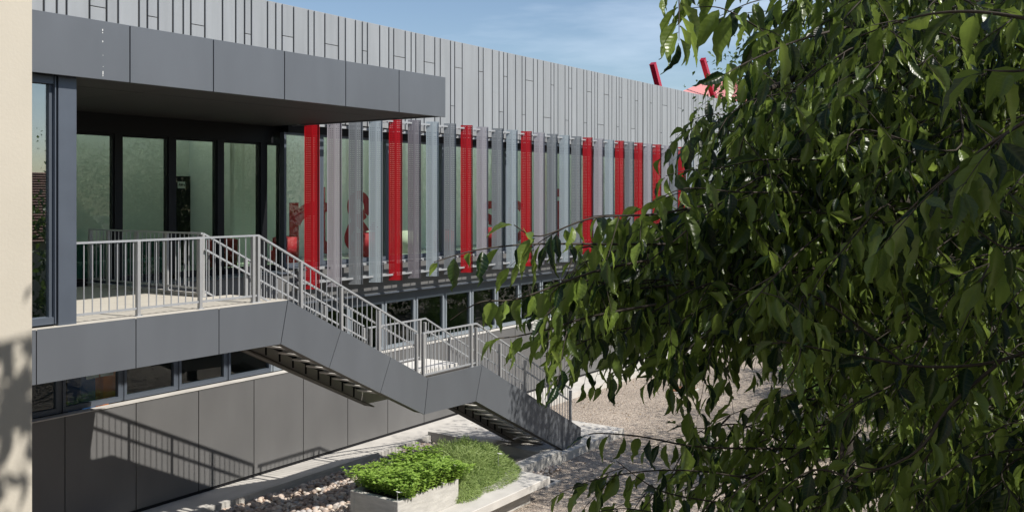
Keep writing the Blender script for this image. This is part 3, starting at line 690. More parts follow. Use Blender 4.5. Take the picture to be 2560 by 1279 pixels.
# ================================================================ PEBBLE BED, PLANTER, BENCH
bed = MB(); bed.box(5, 18.2, 11.3, 15.3, -6.4, -6.235); bed = struct(bed.build('pebble_bed', M['gravel']), 'bed of rounded river pebbles between the path and the planter')
kb = MB(); kb.box(5, 18.2, 15.28, 15.398, -6.5, -6.035); kerb = kb.build('kerb', M['conc2']); struct(kerb, 'raised concrete kerb between the pebbles and the path')
lw = thing('low_wall', 'low board-marked concrete wall closing the pebble bed beside the foot of the stairs', 'wall', (18.4, 13, G0))
b = MB(); b.prism([(18.22, -6.5), (18.22, -5.95), (18.575, -5.95), (18.575, -6.5)], 11.95, 15.396); b.build('end_wall', M['conc2'], lw)
b = MB(); b.box(15.2, 18.575, 11.62, 11.947, -6.5, -5.93); b.build('front_wall', M['conc2'], lw)
def pebmesh(seed):
    bm = bmesh.new(); bmesh.ops.create_icosphere(bm, subdivisions=2 if seed < 4 else 1, radius=.5); rr = random.Random(seed)
    ph = [rr.uniform(0, 6) for _ in range(3)]
    for v in bm.verts:
        k = 1 + .1 * math.sin(3 * v.co.x + ph[0]) + .1 * math.sin(4 * v.co.y + ph[1]) + .08 * math.sin(5 * v.co.z + ph[2]); v.co *= k; v.co.z *= .62; v.co.y *= .78
    me = bpy.data.meshes.new('pebble'); bm.to_mesh(me); bm.free(); me.shade_smooth(); me.materials.append(M['pebble'])
    at = me.attributes.new('tint', 'FLOAT', 'POINT'); at.data.foreach_set('value', [0.0] * len(me.vertices)); return me
pm = [pebmesh(i) for i in range(4)]; pl = [pebmesh(i + 10) for i in range(4)]
pebs = []
PLX0, PLX1, PLY0, PLY1 = 12.15, 13.85, 10.95, 12.1
y = 11.4
while y < 15.3:
    x = 8.5
    while x < 18.2:
        px_, py_ = x + random.uniform(-.045, .045), y + random.uniform(-.045, .045)
        s = random.uniform(.09, .165)
        if not (PLX0 - .06 < px_ < 16.2 and py_ < 12.12):
            pebs.append((px_, py_, s, random.uniform(0, 6.3), random.uniform(-.35, .35), random.uniform(0, .035)))
        x += .098
    y += .092
for k in range(900):
    px_, py_ = random.uniform(8.5, 18.1), random.uniform(11.4, 15.2)
    if not (PLX0 - .06 < px_ < 16.2 and py_ < 12.12): pebs.append((px_, py_, random.uniform(.08, .15), random.uniform(0, 6.3), random.uniform(-.5, .5), .06))
def vis(p):
    d = p[0] * FW[0] + p[1] * FW[1]; x = 1280 + 2340 * (p[0] * RT[0] + p[1] * RT[1]) / d; yy = 491.5 + 2340 * 6.15 / d
    hid = (x > 880 and yy > 1105 + max(0, (1000 - x)) * .2)
    return (400 < x < 1340 and yy < 1282 and not hid, d)
order = sorted(range(len(pebs)), key=lambda i: (not vis(pebs[i])[0], vis(pebs[i])[1] - 25 * pebs[i][2] - 8 * pebs[i][5]))
big = set(order[:300]); vs = []; fs = []; tint = []
lowv = [np.array([v.co[:] for v in me.vertices]) for me in pl]; lowf = [[tuple(p.vertices) for p in me.polygons] for me in pl]
for i, (x, y, s, a, tl_, up) in enumerate(pebs):
    z = -6.225 + s * .16 + up
    if i in big:
        o = put('pebble', pm[i % 4], None, bed, (x, y, z + EYE)); o.rotation_euler = (tl_, tl_ * .7, a); o.scale = (s, s, s)
    else:
        k = i % 4; E_ = np.array((Matrix.Rotation(a, 3, 'Z') @ Matrix.Rotation(tl_, 3, 'X'))); v = (lowv[k] * s) @ E_.T + np.array([x, y, z + EYE]); n = len(vs)
        vs.extend(map(tuple, v)); fs.extend([tuple(n + q for q in f) for f in lowf[k]]); tint.extend([random.random()] * len(v))
me = mesh('pebbles', vs, fs, M['pebble'], True); at = me.attributes.new('tint', 'FLOAT', 'POINT'); at.data.foreach_set('value', tint)
put('pebbles', me, None, bed, (0, 0, 0), kind='stuff')

plant = thing('planter', 'rough grey concrete planter box holding the bright green herbs', 'planter', (13, 11.5, G0))
tz = -5.29
for nm, a in (('side', (PLX0, PLX1, PLY0, PLY0 + .1)), ('side', (PLX0, PLX1, PLY1 - .1, PLY1)), ('end', (PLX0, PLX0 + .1, PLY0 + .1, PLY1 - .1)), ('end', (PLX1 - .1, PLX1, PLY0 + .1, PLY1 - .1))):
    box(nm, *a, -6.3, tz, M['conc2'], plant, b=.008)
box('soil', PLX0 + .1, PLX1 - .1, PLY0 + .1, PLY1 - .1, -6.2, tz - .08, M['bark'], plant)
bench = thing('bench', 'long pale concrete bench slab cantilevered in front of the planter', 'bench', (14, 10.9, G0))
box('seat', 9.5, 16.22, 10.42, 10.945, -5.91, -5.75, M['conc'], bench, b=.01)
box('seat', 13.855, 16.22, 10.947, 11.2, -5.91, -5.753, M['conc'], bench, b=.004)
box('leg', 10.5, 15.9, 10.7, 10.94, -6.3, -5.912, M['conc2'], bench)
bedbox = thing('planter', 'lower concrete planter trough beside the low wall, hidden under trailing herbs', 'planter', (15, 11.9, G0))
box('side', 13.87, 16.1, 11.22, 11.32, -6.3, -5.76, M['conc2'], bedbox, b=.005); box('side', 13.87, 16.1, 12.4, 12.5, -6.3, -5.8, M['conc2'], bedbox, b=.005); box('soil', 13.9, 16.08, 11.32, 12.4, -6.2, -5.85, M['bark'], bedbox)

def quadleaves(P, D, U, L, W, name, m, parent, kind='stuff', fold=.3, label=None):
    """pointed folded leaves: base P, direction D, normal U (arrays)"""
    n = len(P); D = D / np.linalg.norm(D, axis=1)[:, None]; Sd = np.cross(D, U); Sd /= np.linalg.norm(Sd, axis=1)[:, None] + 1e-9; U = np.cross(Sd, D)
    L = np.broadcast_to(L, (n,))[:, None]; W = np.broadcast_to(W, (n,))[:, None]
    v0 = P; v1 = P + D * L * .45 + Sd * W * .5 + U * W * fold * .5; v2 = P + D * L - U * L * .12; v3 = P + D * L * .45 - Sd * W * .5 + U * W * fold * .5; vm = P + D * L * .5
    V = np.stack([v0, v1, v2, v3, vm], 1).reshape(-1, 3)
    base = np.arange(n) * 5
    F = np.stack([np.stack([base, base + 4, base + 1], 1), np.stack([base + 1, base + 4, base + 2], 1), np.stack([base, base + 3, base + 4], 1), np.stack([base + 4, base + 3, base + 2], 1)], 1).reshape(-1, 3)
    me = fastmesh(name, V, F, m); at = me.attributes.new('tint', 'FLOAT', 'POINT'); at.data.foreach_set('value', np.repeat(rng.random(n), 5).astype('f'))
    return put(name, me, None, parent, (0, 0, 0), kind=kind, label=label)
def fastmesh(name, V, F, m, uv=None):
    me = bpy.data.meshes.new(name); nf = len(F); k = F.shape[1]
    me.vertices.add(len(V)); me.vertices.foreach_set('co', np.ascontiguousarray(V, 'f').ravel())
    me.loops.add(nf * k); me.loops.foreach_set('vertex_index', np.ascontiguousarray(F, 'i').ravel())
    me.polygons.add(nf); me.polygons.foreach_set('loop_start', np.arange(0, nf * k, k, dtype='i'))
    if uv is not None:
        l = me.uv_layers.new(name='UVMap'); l.data.foreach_set('uv', np.ascontiguousarray(uv[F.ravel()], 'f').ravel())
    me.update(calc_edges=True); me.validate(); me.materials.append(m); return me
def unit(v): return v / (np.linalg.norm(v, axis=-1, keepdims=True) + 1e-9)
# mint: many small leafy stems
def herb(name, label, cx0, cx1, cy0, cy1, z0, hfun, ns, m, L, W, seed):
    r = np.random.default_rng(seed)
    t = thing(name, label, 'plant', ((cx0 + cx1) / 2, (cy0 + cy1) / 2, z0))
    P = []; D = []; st = MB()
    for i in range(ns):
        x, y = r.uniform(cx0, cx1), r.uniform(cy0, cy1); h = hfun(x, y) * r.uniform(.75, 1.12)
        lx, ly = ((x - (cx0 + cx1) / 2) * .28 + r.normal() * .05), ((y - (cy0 + cy1) / 2) * .35 + r.normal() * .05)
        if i % 6 == 0: st.bar((x, y, z0), (x + lx, y + ly, z0 + h), .008, .008)
        k = max(3, int(h / .05))
        for j in range(k):
            f = (j + 1.2) / (k + .2); p = np.array([x + lx * f, y + ly * f, z0 + h * f + EYE]); a0 = r.uniform(0, 6.28)
            for q in range(3 if j < k - 1 else 5):
                a = a0 + q * 6.28 / (3 if j < k - 1 else 5); P.append(p); D.append((math.cos(a), math.sin(a), r.uniform(-.2, .55) + (.4 if j == k - 1 else 0)))
    P = np.array(P); D = np.array(D); U = np.tile([0, 0, 1.], (len(P), 1)) + r.normal(size=P.shape) * .25
    st.build('stems', M['twig'], t, kind='stuff'); quadleaves(P, D, U, r.uniform(.8, 1.2, len(P)) * L, r.uniform(.8, 1.2, len(P)) * W, 'leaves', m, t)
    return t
herb('mint_plant', 'bright green bushy mint spilling over the edge of the concrete planter', PLX0 + .28, PLX1 + .1, PLY0 + .02, PLY1 + .1, tz - .06, lambda x, y: .34 + .12 * math.sin(x * 3) * math.sin(y * 4 + 1), 620, M['mint'], .068, .042, 3)
# trailing herb: mound of thin blades
def mound(name, label, cx, cy, rx, ry, z0, h, n, m, L, W, seed, droop=.5):
    r = np.random.default_rng(seed); t = thing(name, label, 'plant', (cx, cy, z0))
    a = r.uniform(0, 2 * np.pi, n); q = np.sqrt(r.random(n)) ; x = cx + rx * q * np.cos(a); y = cy + ry * q * np.sin(a)
    nz = .10 * np.sin(x * 9 + 1) * np.sin(y * 8) + .05 * np.sin(x * 23) * np.sin(y * 19)
    z = z0 + (h + nz) * (1 - q ** 2.6) * r.uniform(.55, 1.0, n) + .02
    P = np.stack([x, y, z + EYE], 1)
    D = np.stack([np.cos(a) * q * 1.1, np.sin(a) * q * 1.1, .75 - droop * q * 1.2], 1) + r.normal(size=(n, 3)) * .42
    U = np.stack([np.cos(a), np.sin(a), np.ones(n) * .8], 1) + r.normal(size=(n, 3)) * .4
    quadleaves(P, D, U, L * r.uniform(.6, 1.3, n), W, 'blades', m, t)
    core = bmesh.new(); bmesh.ops.create_uvsphere(core, u_segments=20, v_segments=10, radius=1)
    for v in core.verts:
        v.co = Vector((cx + v.co.x * rx * .78, cy + v.co.y * ry * .78, z0 + EYE + max(0, v.co.z) * h * .62))
    me = bpy.data.meshes.new('core'); core.to_mesh(me); core.free(); me.materials.append(M['leafcore'] if 'leafcore' in M else M['rosemary'])
    at = me.attributes.new('tint', 'FLOAT', 'POINT'); at.data.foreach_set('value', [0.0] * len(me.vertices)); put('stems', me, None, t, (0, 0, 0), kind='stuff')
    return t
mound('trailing_herb', 'tall mound of thin-leaved trailing herb beside the mint, hanging down to the bench', 15.1, 11.95, 1.5, 1.15, -5.85, .72, 21000, M['rosemary'], .12, .010, 5)
mound('trailing_herb', 'narrow skirt of trailing herb hanging over the bench right of the planter', 14.15, 11.15, .42, .32, -5.76, .42, 3500, M['rosemary'], .11, .010, 6, .9)
mound('weed', 'small pale green weed among the pebbles at the lower edge of the view', 12.0, 12.35, .35, .2, -6.2, .14, 500, M['rosemary'], .12, .008, 8)
mound('weed', 'small grassy weed left of the planter corner', 11.3, 11.75, .45, .2, -6.2, .16, 600, M['mint'], .1, .01, 9)
# plant tags
def tagsign(px, py, d, top, label, g='plant name tags'):
    p = pt(px, py, d); t = thing('plant_tag', label, 'plant tag', (p[0], p[1], top), g)
    s = MB(); s.bar((p[0], p[1] + .004, top), (p[0], p[1] + .004, p[2]), .012, .006); s.build('stake', M['rail'], t)
    q = MB(); c = Vector((p[0], p[1], p[2])); q.bar(tuple(c + Vector((-.045, -.02, .02))), tuple(c + Vector((.045, -.045, .0))), .07, .006); q.build('card', M['paper'], t)
    q = MB(); q.bar(tuple(c + Vector((-.03, -.03, .028))), tuple(c + Vector((.03, -.045, .012))), .012, .003); q.build('writing', M['ink'], t)
tagsign(994, 1229, 16.3, -5.9, 'white plant tag on a tall stake at the near edge of the mint')
tagsign(1129, 1161, 17.6, -5.6, 'white plant tag between the mint and the trailing herb')
tagsign(1246, 1133, 19.0, -5.7, 'white plant tag standing in the trailing herb near the low wall')
# drain and cover
t = thing('drain_cover', 'square gravel-filled drain with a pale concrete frame beside the bench end', 'drain', (17.1, 11.25, G0))
dx, dy = 17.12, 11.2
for a in ((dx - .3, dx + .3, dy - .28, dy - .2), (dx - .3, dx + .3, dy + .2, dy + .28), (dx - .3, dx - .22, dy - .2, dy + .2), (dx + .22, dx + .3, dy - .2, dy + .2)): box('frame', *a, -6.3, -6.215, M['conc'], t)
b = MB()
for i in range(9): b.box(dx - .21 + i * .05, dx - .195 + i * .05, dy - .2, dy + .2, -6.26, -6.225)
b.build('grate', M['navy'], t)
p = pt(1705, 975, 30.2)
t = thing('manhole_cover', 'flat rusty brown cover lying in the far gravel', 'manhole cover', (p[0], p[1], G0)); box('plate', p[0] - .4, p[0] + .45, p[1] - .3, p[1] + .3, -6.26, -6.20, M['rust'], t); box('rim', p[0] - .47, p[0] + .52, p[1] - .37, p[1] + .37, -6.26, -6.225, M['conc2'], t)

n = 420; rl = np.random.default_rng(31)
P = np.stack([rl.uniform(12, 30, n), rl.uniform(9.2, 15.3, n), np.full(n, .012)], 1); onp_ = (P[:, 1] > 11.68) & (P[:, 0] > 18.6) & (P[:, 0] < 21.75); P[onp_, 2] = EYE + PZ + .012
inbed = (P[:, 0] < 18.2) & (P[:, 1] > 11.2); P = P[~inbed]; n = len(P)
lt = quadleaves(P, unit(np.concatenate([rl.normal(size=(n, 2)), rl.normal(size=(n, 1)) * .1], 1)), unit(np.array([0, 0, 1.]) + rl.normal(size=(n, 3)) * .2), rl.uniform(.05, .09, n), rl.uniform(.03, .045, n), 'fallen_leaves', mat('dry leaf', (.16, .10, .04), .8, 0, .4, 6), None)
lt['label'] = 'dry fallen leaves scattered over the gravel and concrete'

# ================================================================ CREAM WALL AT THE LEFT
cw = thing('cream_wall', 'smooth cream rendered wall filling the left edge of the view', 'wall', (.3, 3.2, G0))
cxe = xat(80, 3.0); b = MB(); b.box(-16, cxe, 3.0, 3.4, G0, 4.8); b.build('render_face', M['cream'], cw)
ow = thing('rear_shade_block', 'unseen cream block added behind the viewer to shade the foreground tree', 'building', (8, -5, G0))  # added out of view to shade the leaves and hold back sky light
b = MB(); b.box(3.3, 12.4, -10, -2.6, G0, 2.4); b.box(-14, 3.29, -9, -1.6, G0, 2.6); b.build('wall', M['cream'], ow)

# ================================================================ HOUSE BEHIND THE VIEWER (seen mirrored in the glazing)
hs_ = thing('house', 'house with a terracotta tiled roof mirrored in the window beside the pillar', 'house', (20, -12, G0))
b = MB(); b.box(13.5, 25, -17, -8.6, G0, -1.4); b.build('wall', M['cream'], hs_)
vs = []; fs = []; nr = 26
for r in range(nr):
    for k, zz in ((0, .05), (1, 0)):
        f = (r + k) / nr; y = -8.2 + (-12.5 + 8.2) * f; z = -1.6 + 2.55 * f + (zz if k == 0 else 0) + EYE
        vs += [(12.8, y, z), (25.6, y, z)]
    n = len(vs) - 4; fs.append((n, n + 1, n + 3, n + 2))
    if r: fs.append((n - 2, n - 1, n + 1, n))
put('roof', mesh('roof', vs, fs, M['tile']), None, hs_)
b = MB(); b.prism([(12.8, 0), (25.6, 0), (25.6, .1), (12.8, .1)], -12.6, -12.4); 
vs = [(12.8, -12.5, .95 + EYE), (25.6, -12.5, .95 + EYE), (25.6, -17.2, -1.6 + EYE), (12.8, -17.2, -1.6 + EYE)]; put('rear_roof', mesh('rear_roof', vs, [(0, 1, 2, 3)], M['tile']), None, hs_)

# ================================================================ BACKGROUND TREES AND SHRUBS
def crown_leaves(r, n, cx, cy, cz, rx, ry, rz, L, clumps=60):
    cc = unit(r.normal(size=(clumps, 3))) * (r.uniform(.45, 1, (clumps, 1))) * np.array([rx, ry, rz]); k = r.integers(0, clumps, n)
    P = cc[k] + np.clip(r.normal(size=(n, 3)), -1.7, 1.7) * np.array([rx, ry, rz]) * .17 + np.array([cx, cy, cz])
    D = unit(r.normal(size=(n, 3)) + np.array([0, 0, -.6])); U = unit(r.normal(size=(n, 3)) + np.array([0, 0, 1.2]))
    return P, D, U
def tube(pts_, rad, n=8):
    vs = []; fs = []; pts_ = [np.array(p, float) for p in pts_]
    for i, p in enumerate(pts_):
        d = unit(pts_[min(i + 1, len(pts_) - 1)] - pts_[max(i - 1, 0)]); a = unit(np.cross(d, [0.3, .1, 1] if abs(d[2]) < .9 else [1, 0, 0])); c = np.cross(d, a)
        for k in range(n): t_ = 2 * math.pi * k / n; vs.append(tuple(p + (a * math.cos(t_) + c * math.sin(t_)) * rad[i]))
    for i in range(len(pts_) - 1):
        for k in range(n): fs.append((i * n + k, i * n + (k + 1) % n, (i + 1) * n + (k + 1) % n, (i + 1) * n + k))
    return vs, fs
def join_tubes(L):
    V = []; F = []
    for v, f in L:
        n = len(V); V += v; F += [tuple(n + q for q in x) for x in f]
    return V, F
def bgtree(x, y, top, rad, n, label, seed, m='leafbg', base=2.2, group='garden trees beyond the gravel'):
    r = np.random.default_rng(seed); t = thing('tree', label, 'tree', (x, y, G0), group)
    h = top; tr = [tube([(x, y, 0), (x + .1, y, h * .35), (x + .2 * r.normal(), y + .2, h * .8)], [.17, .13, .04])]
    for i in range(7):
        a = r.uniform(0, 6.28); z = h * r.uniform(.3, .6); e = (x + math.cos(a) * rad * .8, y + math.sin(a) * rad * .8, z + h * .22); tr.append(tube([(x, y, z), ((x + e[0]) / 2, (y + e[1]) / 2, z + h * .15), e], [.07, .045, .015], 6))
    V, F = join_tubes(tr); put('trunk', mesh('trunk', V, F, M['bark'], True), None, t)
    P, D, U = crown_leaves(r, n, x, y, (base + h) / 2, rad, rad, (h - base) / 2, .13)
    quadleaves(P, D, U, r.uniform(.08, .14, n), r.uniform(.05, .08, n), 'crown', M[m], t)
bgtree(19.9, 5.5, 10.0, 2.9, 20000, 'leafy tree just beyond the foreground branches whose crown dapples the stair foot', 21, base=3.2)
bgtree(25.5, 2.0, 10.5, 3.2, 9000, 'taller green tree farther right behind the foreground branches', 22)
bgtree(31.5, 3.5, 11.0, 3.4, 9000, 'third green tree at the back of the garden', 23)
bgtree(17.5, -1.5, 10.5, 3.0, 8000, 'dark tree at the right edge, mirrored in the terrace glazing', 24)
bgtree(38.0, 5.0, 12.0, 3.8, 9000, 'far green tree at the end of the garden', 25)
bgtree(47.0, 8.0, 11.0, 4.0, 8000, 'farthest tree near the end of the clad wall', 26)
def shrub(x, y, rx, ry, h, n, label, seed):
    r = np.random.default_rng(seed); t = thing('shrub', label, 'shrub', (x, y, G0), 'garden shrubs along the gravel edge')
    P, D, U = crown_leaves(r, n, x, y, h * .5, rx, ry, h * .5, .12, 40); P[:, 2] = np.abs(P[:, 2]) + .02; D[:, 2] = np.abs(D[:, 2])
    quadleaves(P, D, U, r.uniform(.12, .2, n), r.uniform(.05, .08, n), 'foliage', M['bush'], t)
    V, F = join_tubes([tube([(x, y, 0), (x + r.normal() * rx * .4, y + r.normal() * ry * .4, h * .7)], [.03, .01], 5) for _ in range(6)]); put('stems', mesh('stems', V, F, M['bark']), None, t)
for i, (x, y, rx, ry, h, lb) in enumerate([(26.5, 7.6, 1.3, 1.1, 1.5, 'sunlit low shrub at the near corner of the gravel'), (29.5, 8.6, 1.4, 1.2, 1.9, 'broad bright shrub second along the gravel edge'), (33, 10, 1.5, 1.2, 2.0, 'bright green shrub halfway along the gravel edge'), (37.5, 13, 1.3, 1.2, 1.9, 'yellow green shrub growing near the clad wall'), (24.5, 4.4, 1.5, 1.3, 1.6, 'shrub under the trees right of the gravel'), (28, 5, 1.5, 1.4, 2.2, 'tall shrub between two tree trunks'), (42, 11, 2.2, 1.8, 3.2, 'large shrub closing the far end of the gravel'), (33, 6.5, 1.8, 1.5, 2.6, 'rounded shrub behind the bright ones'), (22.8, 7.0, .7, .6, .7, 'smallest shrub, low in the gravel under the branches'), (50, 13.2, 2.4, 1.8, 3.5, 'farthest shrub beside the wall')]):
    shrub(x, y, rx, ry, h, 2600, lb, 50 + i)
hg = thing('hedge', 'tall dense hedge closing the garden behind the trees', 'hedge', (45, -4, G0))
r_ = np.random.default_rng(77); n = 26000
P = np.stack([r_.uniform(16, 75, n), -6 + r_.normal(size=n) * .8 + 0 * r_.random(n), 5.2 * r_.random(n) ** .8], 1); P[:, 1] += (P[:, 0] - 16) * .22
P[:, 2] *= 1 + .25 * np.sin(P[:, 0] * 1.3)
quadleaves(P, unit(r_.normal(size=(n, 3))), unit(r_.normal(size=(n, 3)) + [0, 0, 1]), r_.uniform(.25, .4, n), r_.uniform(.14, .22, n), 'foliage', M['leafbg'], hg)

# ================================================================ FOREGROUND HACKBERRY TREE
tree = thing('hackberry_tree', 'dark green hackberry tree with drooping serrated leaves filling the right side', 'tree', (8.6, -1.2, G0))
r = np.random.default_rng(5)
def leaf_geo(seed, seg=10):
    q = random.Random(seed); bend = q.uniform(.2, .85); fold = q.uniform(.25, .75); skew = q.uniform(-.12, .12); wd = q.uniform(.33, .47); tw = q.uniform(-.5, .5)
    vs = []; uv = []
    for i in range(seg + 1):
        t_ = i / seg
        w_ = 0 if t_ <= 0 or t_ >= 1 else wd * .5 * (min(1, (t_ / .34)) ** .62 if t_ < .34 else (1 - ((t_ - .34) / .66) ** 1.25) ** 1.15 + .02)
        w_ *= (1 + (.06 if i % 2 else -.03)); a = bend * t_ ** 1.3
        y = t_ - bend * .18 * t_ ** 2; z = -bend * .42 * t_ ** 2; c = skew * math.sin(t_ * 3.1) + (.05 * q.uniform(-1, 1) if i > 6 else 0)
        for s in (-1, -.5, 0, .5, 1):
            hh = abs(s) * w_ * fold + .02 * math.sin(i * 2.1 + s * 2) * abs(s); tz_ = tw * t_ * s * w_
            vs.append((c + s * w_ * (1 - .25 * fold), y + abs(s) * .02, z + hh + tz_)); uv.append((s * w_, t_))
    fs = []
    for i in range(seg):
        for k in range(4): fs.append((i * 5 + k, i * 5 + k + 1, (i + 1) * 5 + k + 1, (i + 1) * 5 + k))
    return np.array(vs), np.array(fs), np.array(uv)
LG = [leaf_geo(i) for i in range(8)]
LGs = [leaf_geo(i + 20, 5) for i in range(5)]
leafmeshes = []
for v, f, uv in LG:
    me = fastmesh('leaf', v, f, M['leaf'], uv); me.shade_smooth(); at = me.attributes.new('tint', 'FLOAT', 'POINT'); at.data.foreach_set('value', np.zeros(len(v), 'f')); leafmeshes.append(me)
leaves = []      # (pos, X, Y, Z axes, size)
twigs = []
DOWN = np.array([0, 0, -1.])
def add_leaf(p, along, side, size, droop=1.0):
    D = unit(side * r.uniform(.15, .9) + DOWN * droop * r.uniform(.35, 1.5) + along * r.uniform(0, .6) + r.normal(size=3) * .25)
    up = unit(side * .9 + np.array([0, 0, .5]) + r.normal(size=3) * .55); X = unit(np.cross(D, up)); Z = np.cross(X, D)
    leaves.append((p + D * .006, X, D, Z, size))
def twig_path(P, rad=.0035, lf=.105, spacing=.045, side_twigs=.0, both=True, tube_n=5):
    P = [np.array(p, float) for p in P]
    # smooth the polyline
    Q = []
    for a in range(len(P) - 1):
        p0 = P[max(a - 1, 0)]; p1 = P[a]; p2 = P[a + 1]; p3 = P[min(a + 2, len(P) - 1)]
        for t_ in np.linspace(0, 1, 7)[:-1]:
            Q.append(.5 * ((2 * p1) + (-p0 + p2) * t_ + (2 * p0 - 5 * p1 + 4 * p2 - p3) * t_ ** 2 + (-p0 + 3 * p1 - 3 * p2 + p3) * t_ ** 3))
    Q.append(P[-1]); n = len(Q); twigs.append(tube(Q, [rad * (1 - .7 * i / (n - 1)) for i in range(n)], tube_n))
    Q = np.array(Q); seg = np.linalg.norm(np.diff(Q, axis=0), axis=1); cum = np.concatenate([[0], np.cumsum(seg)]); L = cum[-1]
    s = r.uniform(.02, .05); k = 0
    while s < L:
        i = min(np.searchsorted(cum, s) - 1, len(seg) - 1); i = max(i, 0); p = Q[i] + (Q[i + 1] - Q[i]) * ((s - cum[i]) / (seg[i] + 1e-9)); al = unit(Q[i + 1] - Q[i])
        sd = unit(np.cross(al, [0, 0, 1.])) * (1 if k % 2 else -1)
        if lf > 0: add_leaf(p, al, sd, lf * r.uniform(.5, 1.3) * (1.0 if s < L * .85 else .8))
        if side_twigs and r.random() < side_twigs:
            ln = r.uniform(.12, .32); d = unit(al * .7 + sd * .8 + DOWN * r.uniform(.0, .6) + r.normal(size=3) * .15)
            twig_path([p, p + d * ln * .5 + DOWN * .01, p + d * ln + DOWN * ln * .18], rad * .5, lf, spacing, 0, tube_n=4)
        s += spacing * r.uniform(.7, 1.4); k += 1
    if lf > 0: add_leaf(Q[-1], unit(Q[-1] - Q[-2]), unit(Q[-1] - Q[-2]), lf * .8, .6)
def B(pts3, **k): twig_path([pt(*p) for p in pts3], **k)
# --- sprays at the visible outline (picked out one by one)
B([(1960, 520, 3.3), (1800, 510, 3.0), (1640, 535, 2.85), (1480, 545, 2.75), (1350, 590, 2.7), (1285, 562, 2.65)], lf=.12, spacing=.036, side_twigs=.3, rad=.005)
B([(1700, 610, 3.0), (1500, 610, 2.85), (1330, 610, 2.75), (1190, 625, 2.7), (1085, 655, 2.65)], lf=.11, spacing=.045, side_twigs=0, rad=.0045)
B([(1620, 650, 2.9), (1480, 680, 2.8), (1300, 745, 2.75), (1200, 755, 2.7), (1125, 800, 2.7)], lf=.115, spacing=.042, side_twigs=.04, rad=.0045)
B([(1640, 760, 2.9), (1480, 790, 2.85), (1380, 820, 2.8), (1290, 840, 2.8), (1240, 845, 2.75)], lf=.10, spacing=.04, side_twigs=.06, rad=.0045)
B([(1750, 700, 3.1), (1600, 720, 3.0), (1470, 700, 2.95), (1380, 700, 2.9)], lf=.12, spacing=.038, side_twigs=.4, rad=.0045)
B([(1780, 800, 3.1), (1640, 810, 3.0), (1520, 830, 3.0), (1420, 870, 2.95), (1360, 890, 2.95)], lf=.11, spacing=.045, side_twigs=.25)
B([(1800, 880, 3.1), (1700, 870, 3.1), (1600, 900, 3.0), (1540, 930, 3.0)], lf=.11, spacing=.045, side_twigs=.25)
B([(1560, 840, 2.9), (1530, 900, 2.9), (1525, 960, 2.9)], lf=.10, spacing=.05)
B([(1740, 850, 3.2), (1720, 930, 3.2), (1705, 990, 3.2)], lf=.085, spacing=.05)
B([(2100, 1120, 3.4), (1900, 1120, 3.2), (1740, 1115, 3.1), (1600, 1090, 3.0), (1500, 1082, 2.95), (1470, 1085, 2.95)], lf=.105, spacing=.05, side_twigs=.04, rad=.0045)
B([(1950, 1210, 3.3), (1780, 1180, 3.1), (1640, 1175, 3.0), (1500, 1195, 2.9), (1400, 1230, 2.85)], lf=.11, spacing=.05, side_twigs=.15)
B([(1800, 1255, 3.1), (1650, 1225, 3.0), (1540, 1150, 3.0)], lf=.11, spacing=.055, side_twigs=.12)
B([(1900, 1300, 3.1), (1700, 1290, 3.0), (1560, 1270, 2.9), (1440, 1290, 2.9)], lf=.11, spacing=.055, side_twigs=.15)
B([(1950, 1100, 3.4), (1850, 1060, 3.3), (1760, 1070, 3.3), (1690, 1060, 3.2)], lf=.09, spacing=.05, side_twigs=.2)
# top left fringe
B([(2100, -70, 3.0), (1950, -50, 2.9), (1800, -40, 2.8), (1700, -25, 2.75), (1645, -12, 2.7)], lf=.13, spacing=.04, side_twigs=.12, rad=.005)
B([(2050, -20, 3.1), (1900, 0, 3.0), (1800, 40, 2.9)], lf=.13, spacing=.04, side_twigs=.35)
B([(2150, 60, 3.0), (2000, 100, 2.8), (1880, 150, 2.7), (1815, 185, 2.6)], lf=.14, spacing=.075, side_twigs=0, rad=.005)
B([(2100, 200, 3.2), (1980, 230, 3.1), (1880, 250, 3.0), (1810, 300, 3.0)], lf=.10, spacing=.05, side_twigs=.25)
B([(2000, 300, 3.4), (1880, 300, 3.3), (1790, 285, 3.3), (1730, 300, 3.25)], lf=.105, spacing=.04, side_twigs=.4)
B([(2000, 290, 3.4), (1860, 330, 3.3), (1780, 315, 3.3), (1715, 325, 3.2)], lf=.105, spacing=.04, side_twigs=.3)
B([(2050, 400, 3.2), (1900, 400, 3.1), (1800, 420, 3.0), (1720, 425, 2.9), (1665, 440, 2.85)], lf=.125, spacing=.04, side_twigs=.4)
B([(2000, 420, 3.4), (1880, 395, 3.3), (1780, 400, 3.2), (1740, 415, 3.2)], lf=.08, spacing=.05)
B([(2000, 480, 3.1), (1850, 480, 2.9), (1720, 470, 2.8), (1640, 500, 2.75)], lf=.125, spacing=.04, side_twigs=.4)
B([(1960, 120, 2.9), (1880, 60, 2.8), (1800, 20, 2.7), (1730, 20, 2.7)], lf=.13, spacing=.045, side_twigs=.25)
B([(1980, 40, 3.2), (1900, 110, 3.1), (1870, 170, 3.0)], lf=.12, spacing=.045, side_twigs=.2)
# a spray just above the view whose shadow falls on the cream wall
for q_ in range(9):
    hx = r.uniform(1.45, 1.85); twig_path([np.array([2.6, .7, 2.0 + r.uniform(-.1, .1)]), np.array([hx + .25, .95, 1.75 + r.uniform(-.1, .1)]), np.array([hx, 1.0 + r.uniform(-.2, .2), 1.45 + r.uniform(-.15, .1)]), np.array([hx - .1, 1.05, 1.1 + r.uniform(-.1, .1)])], .004, .11, .05, .2)
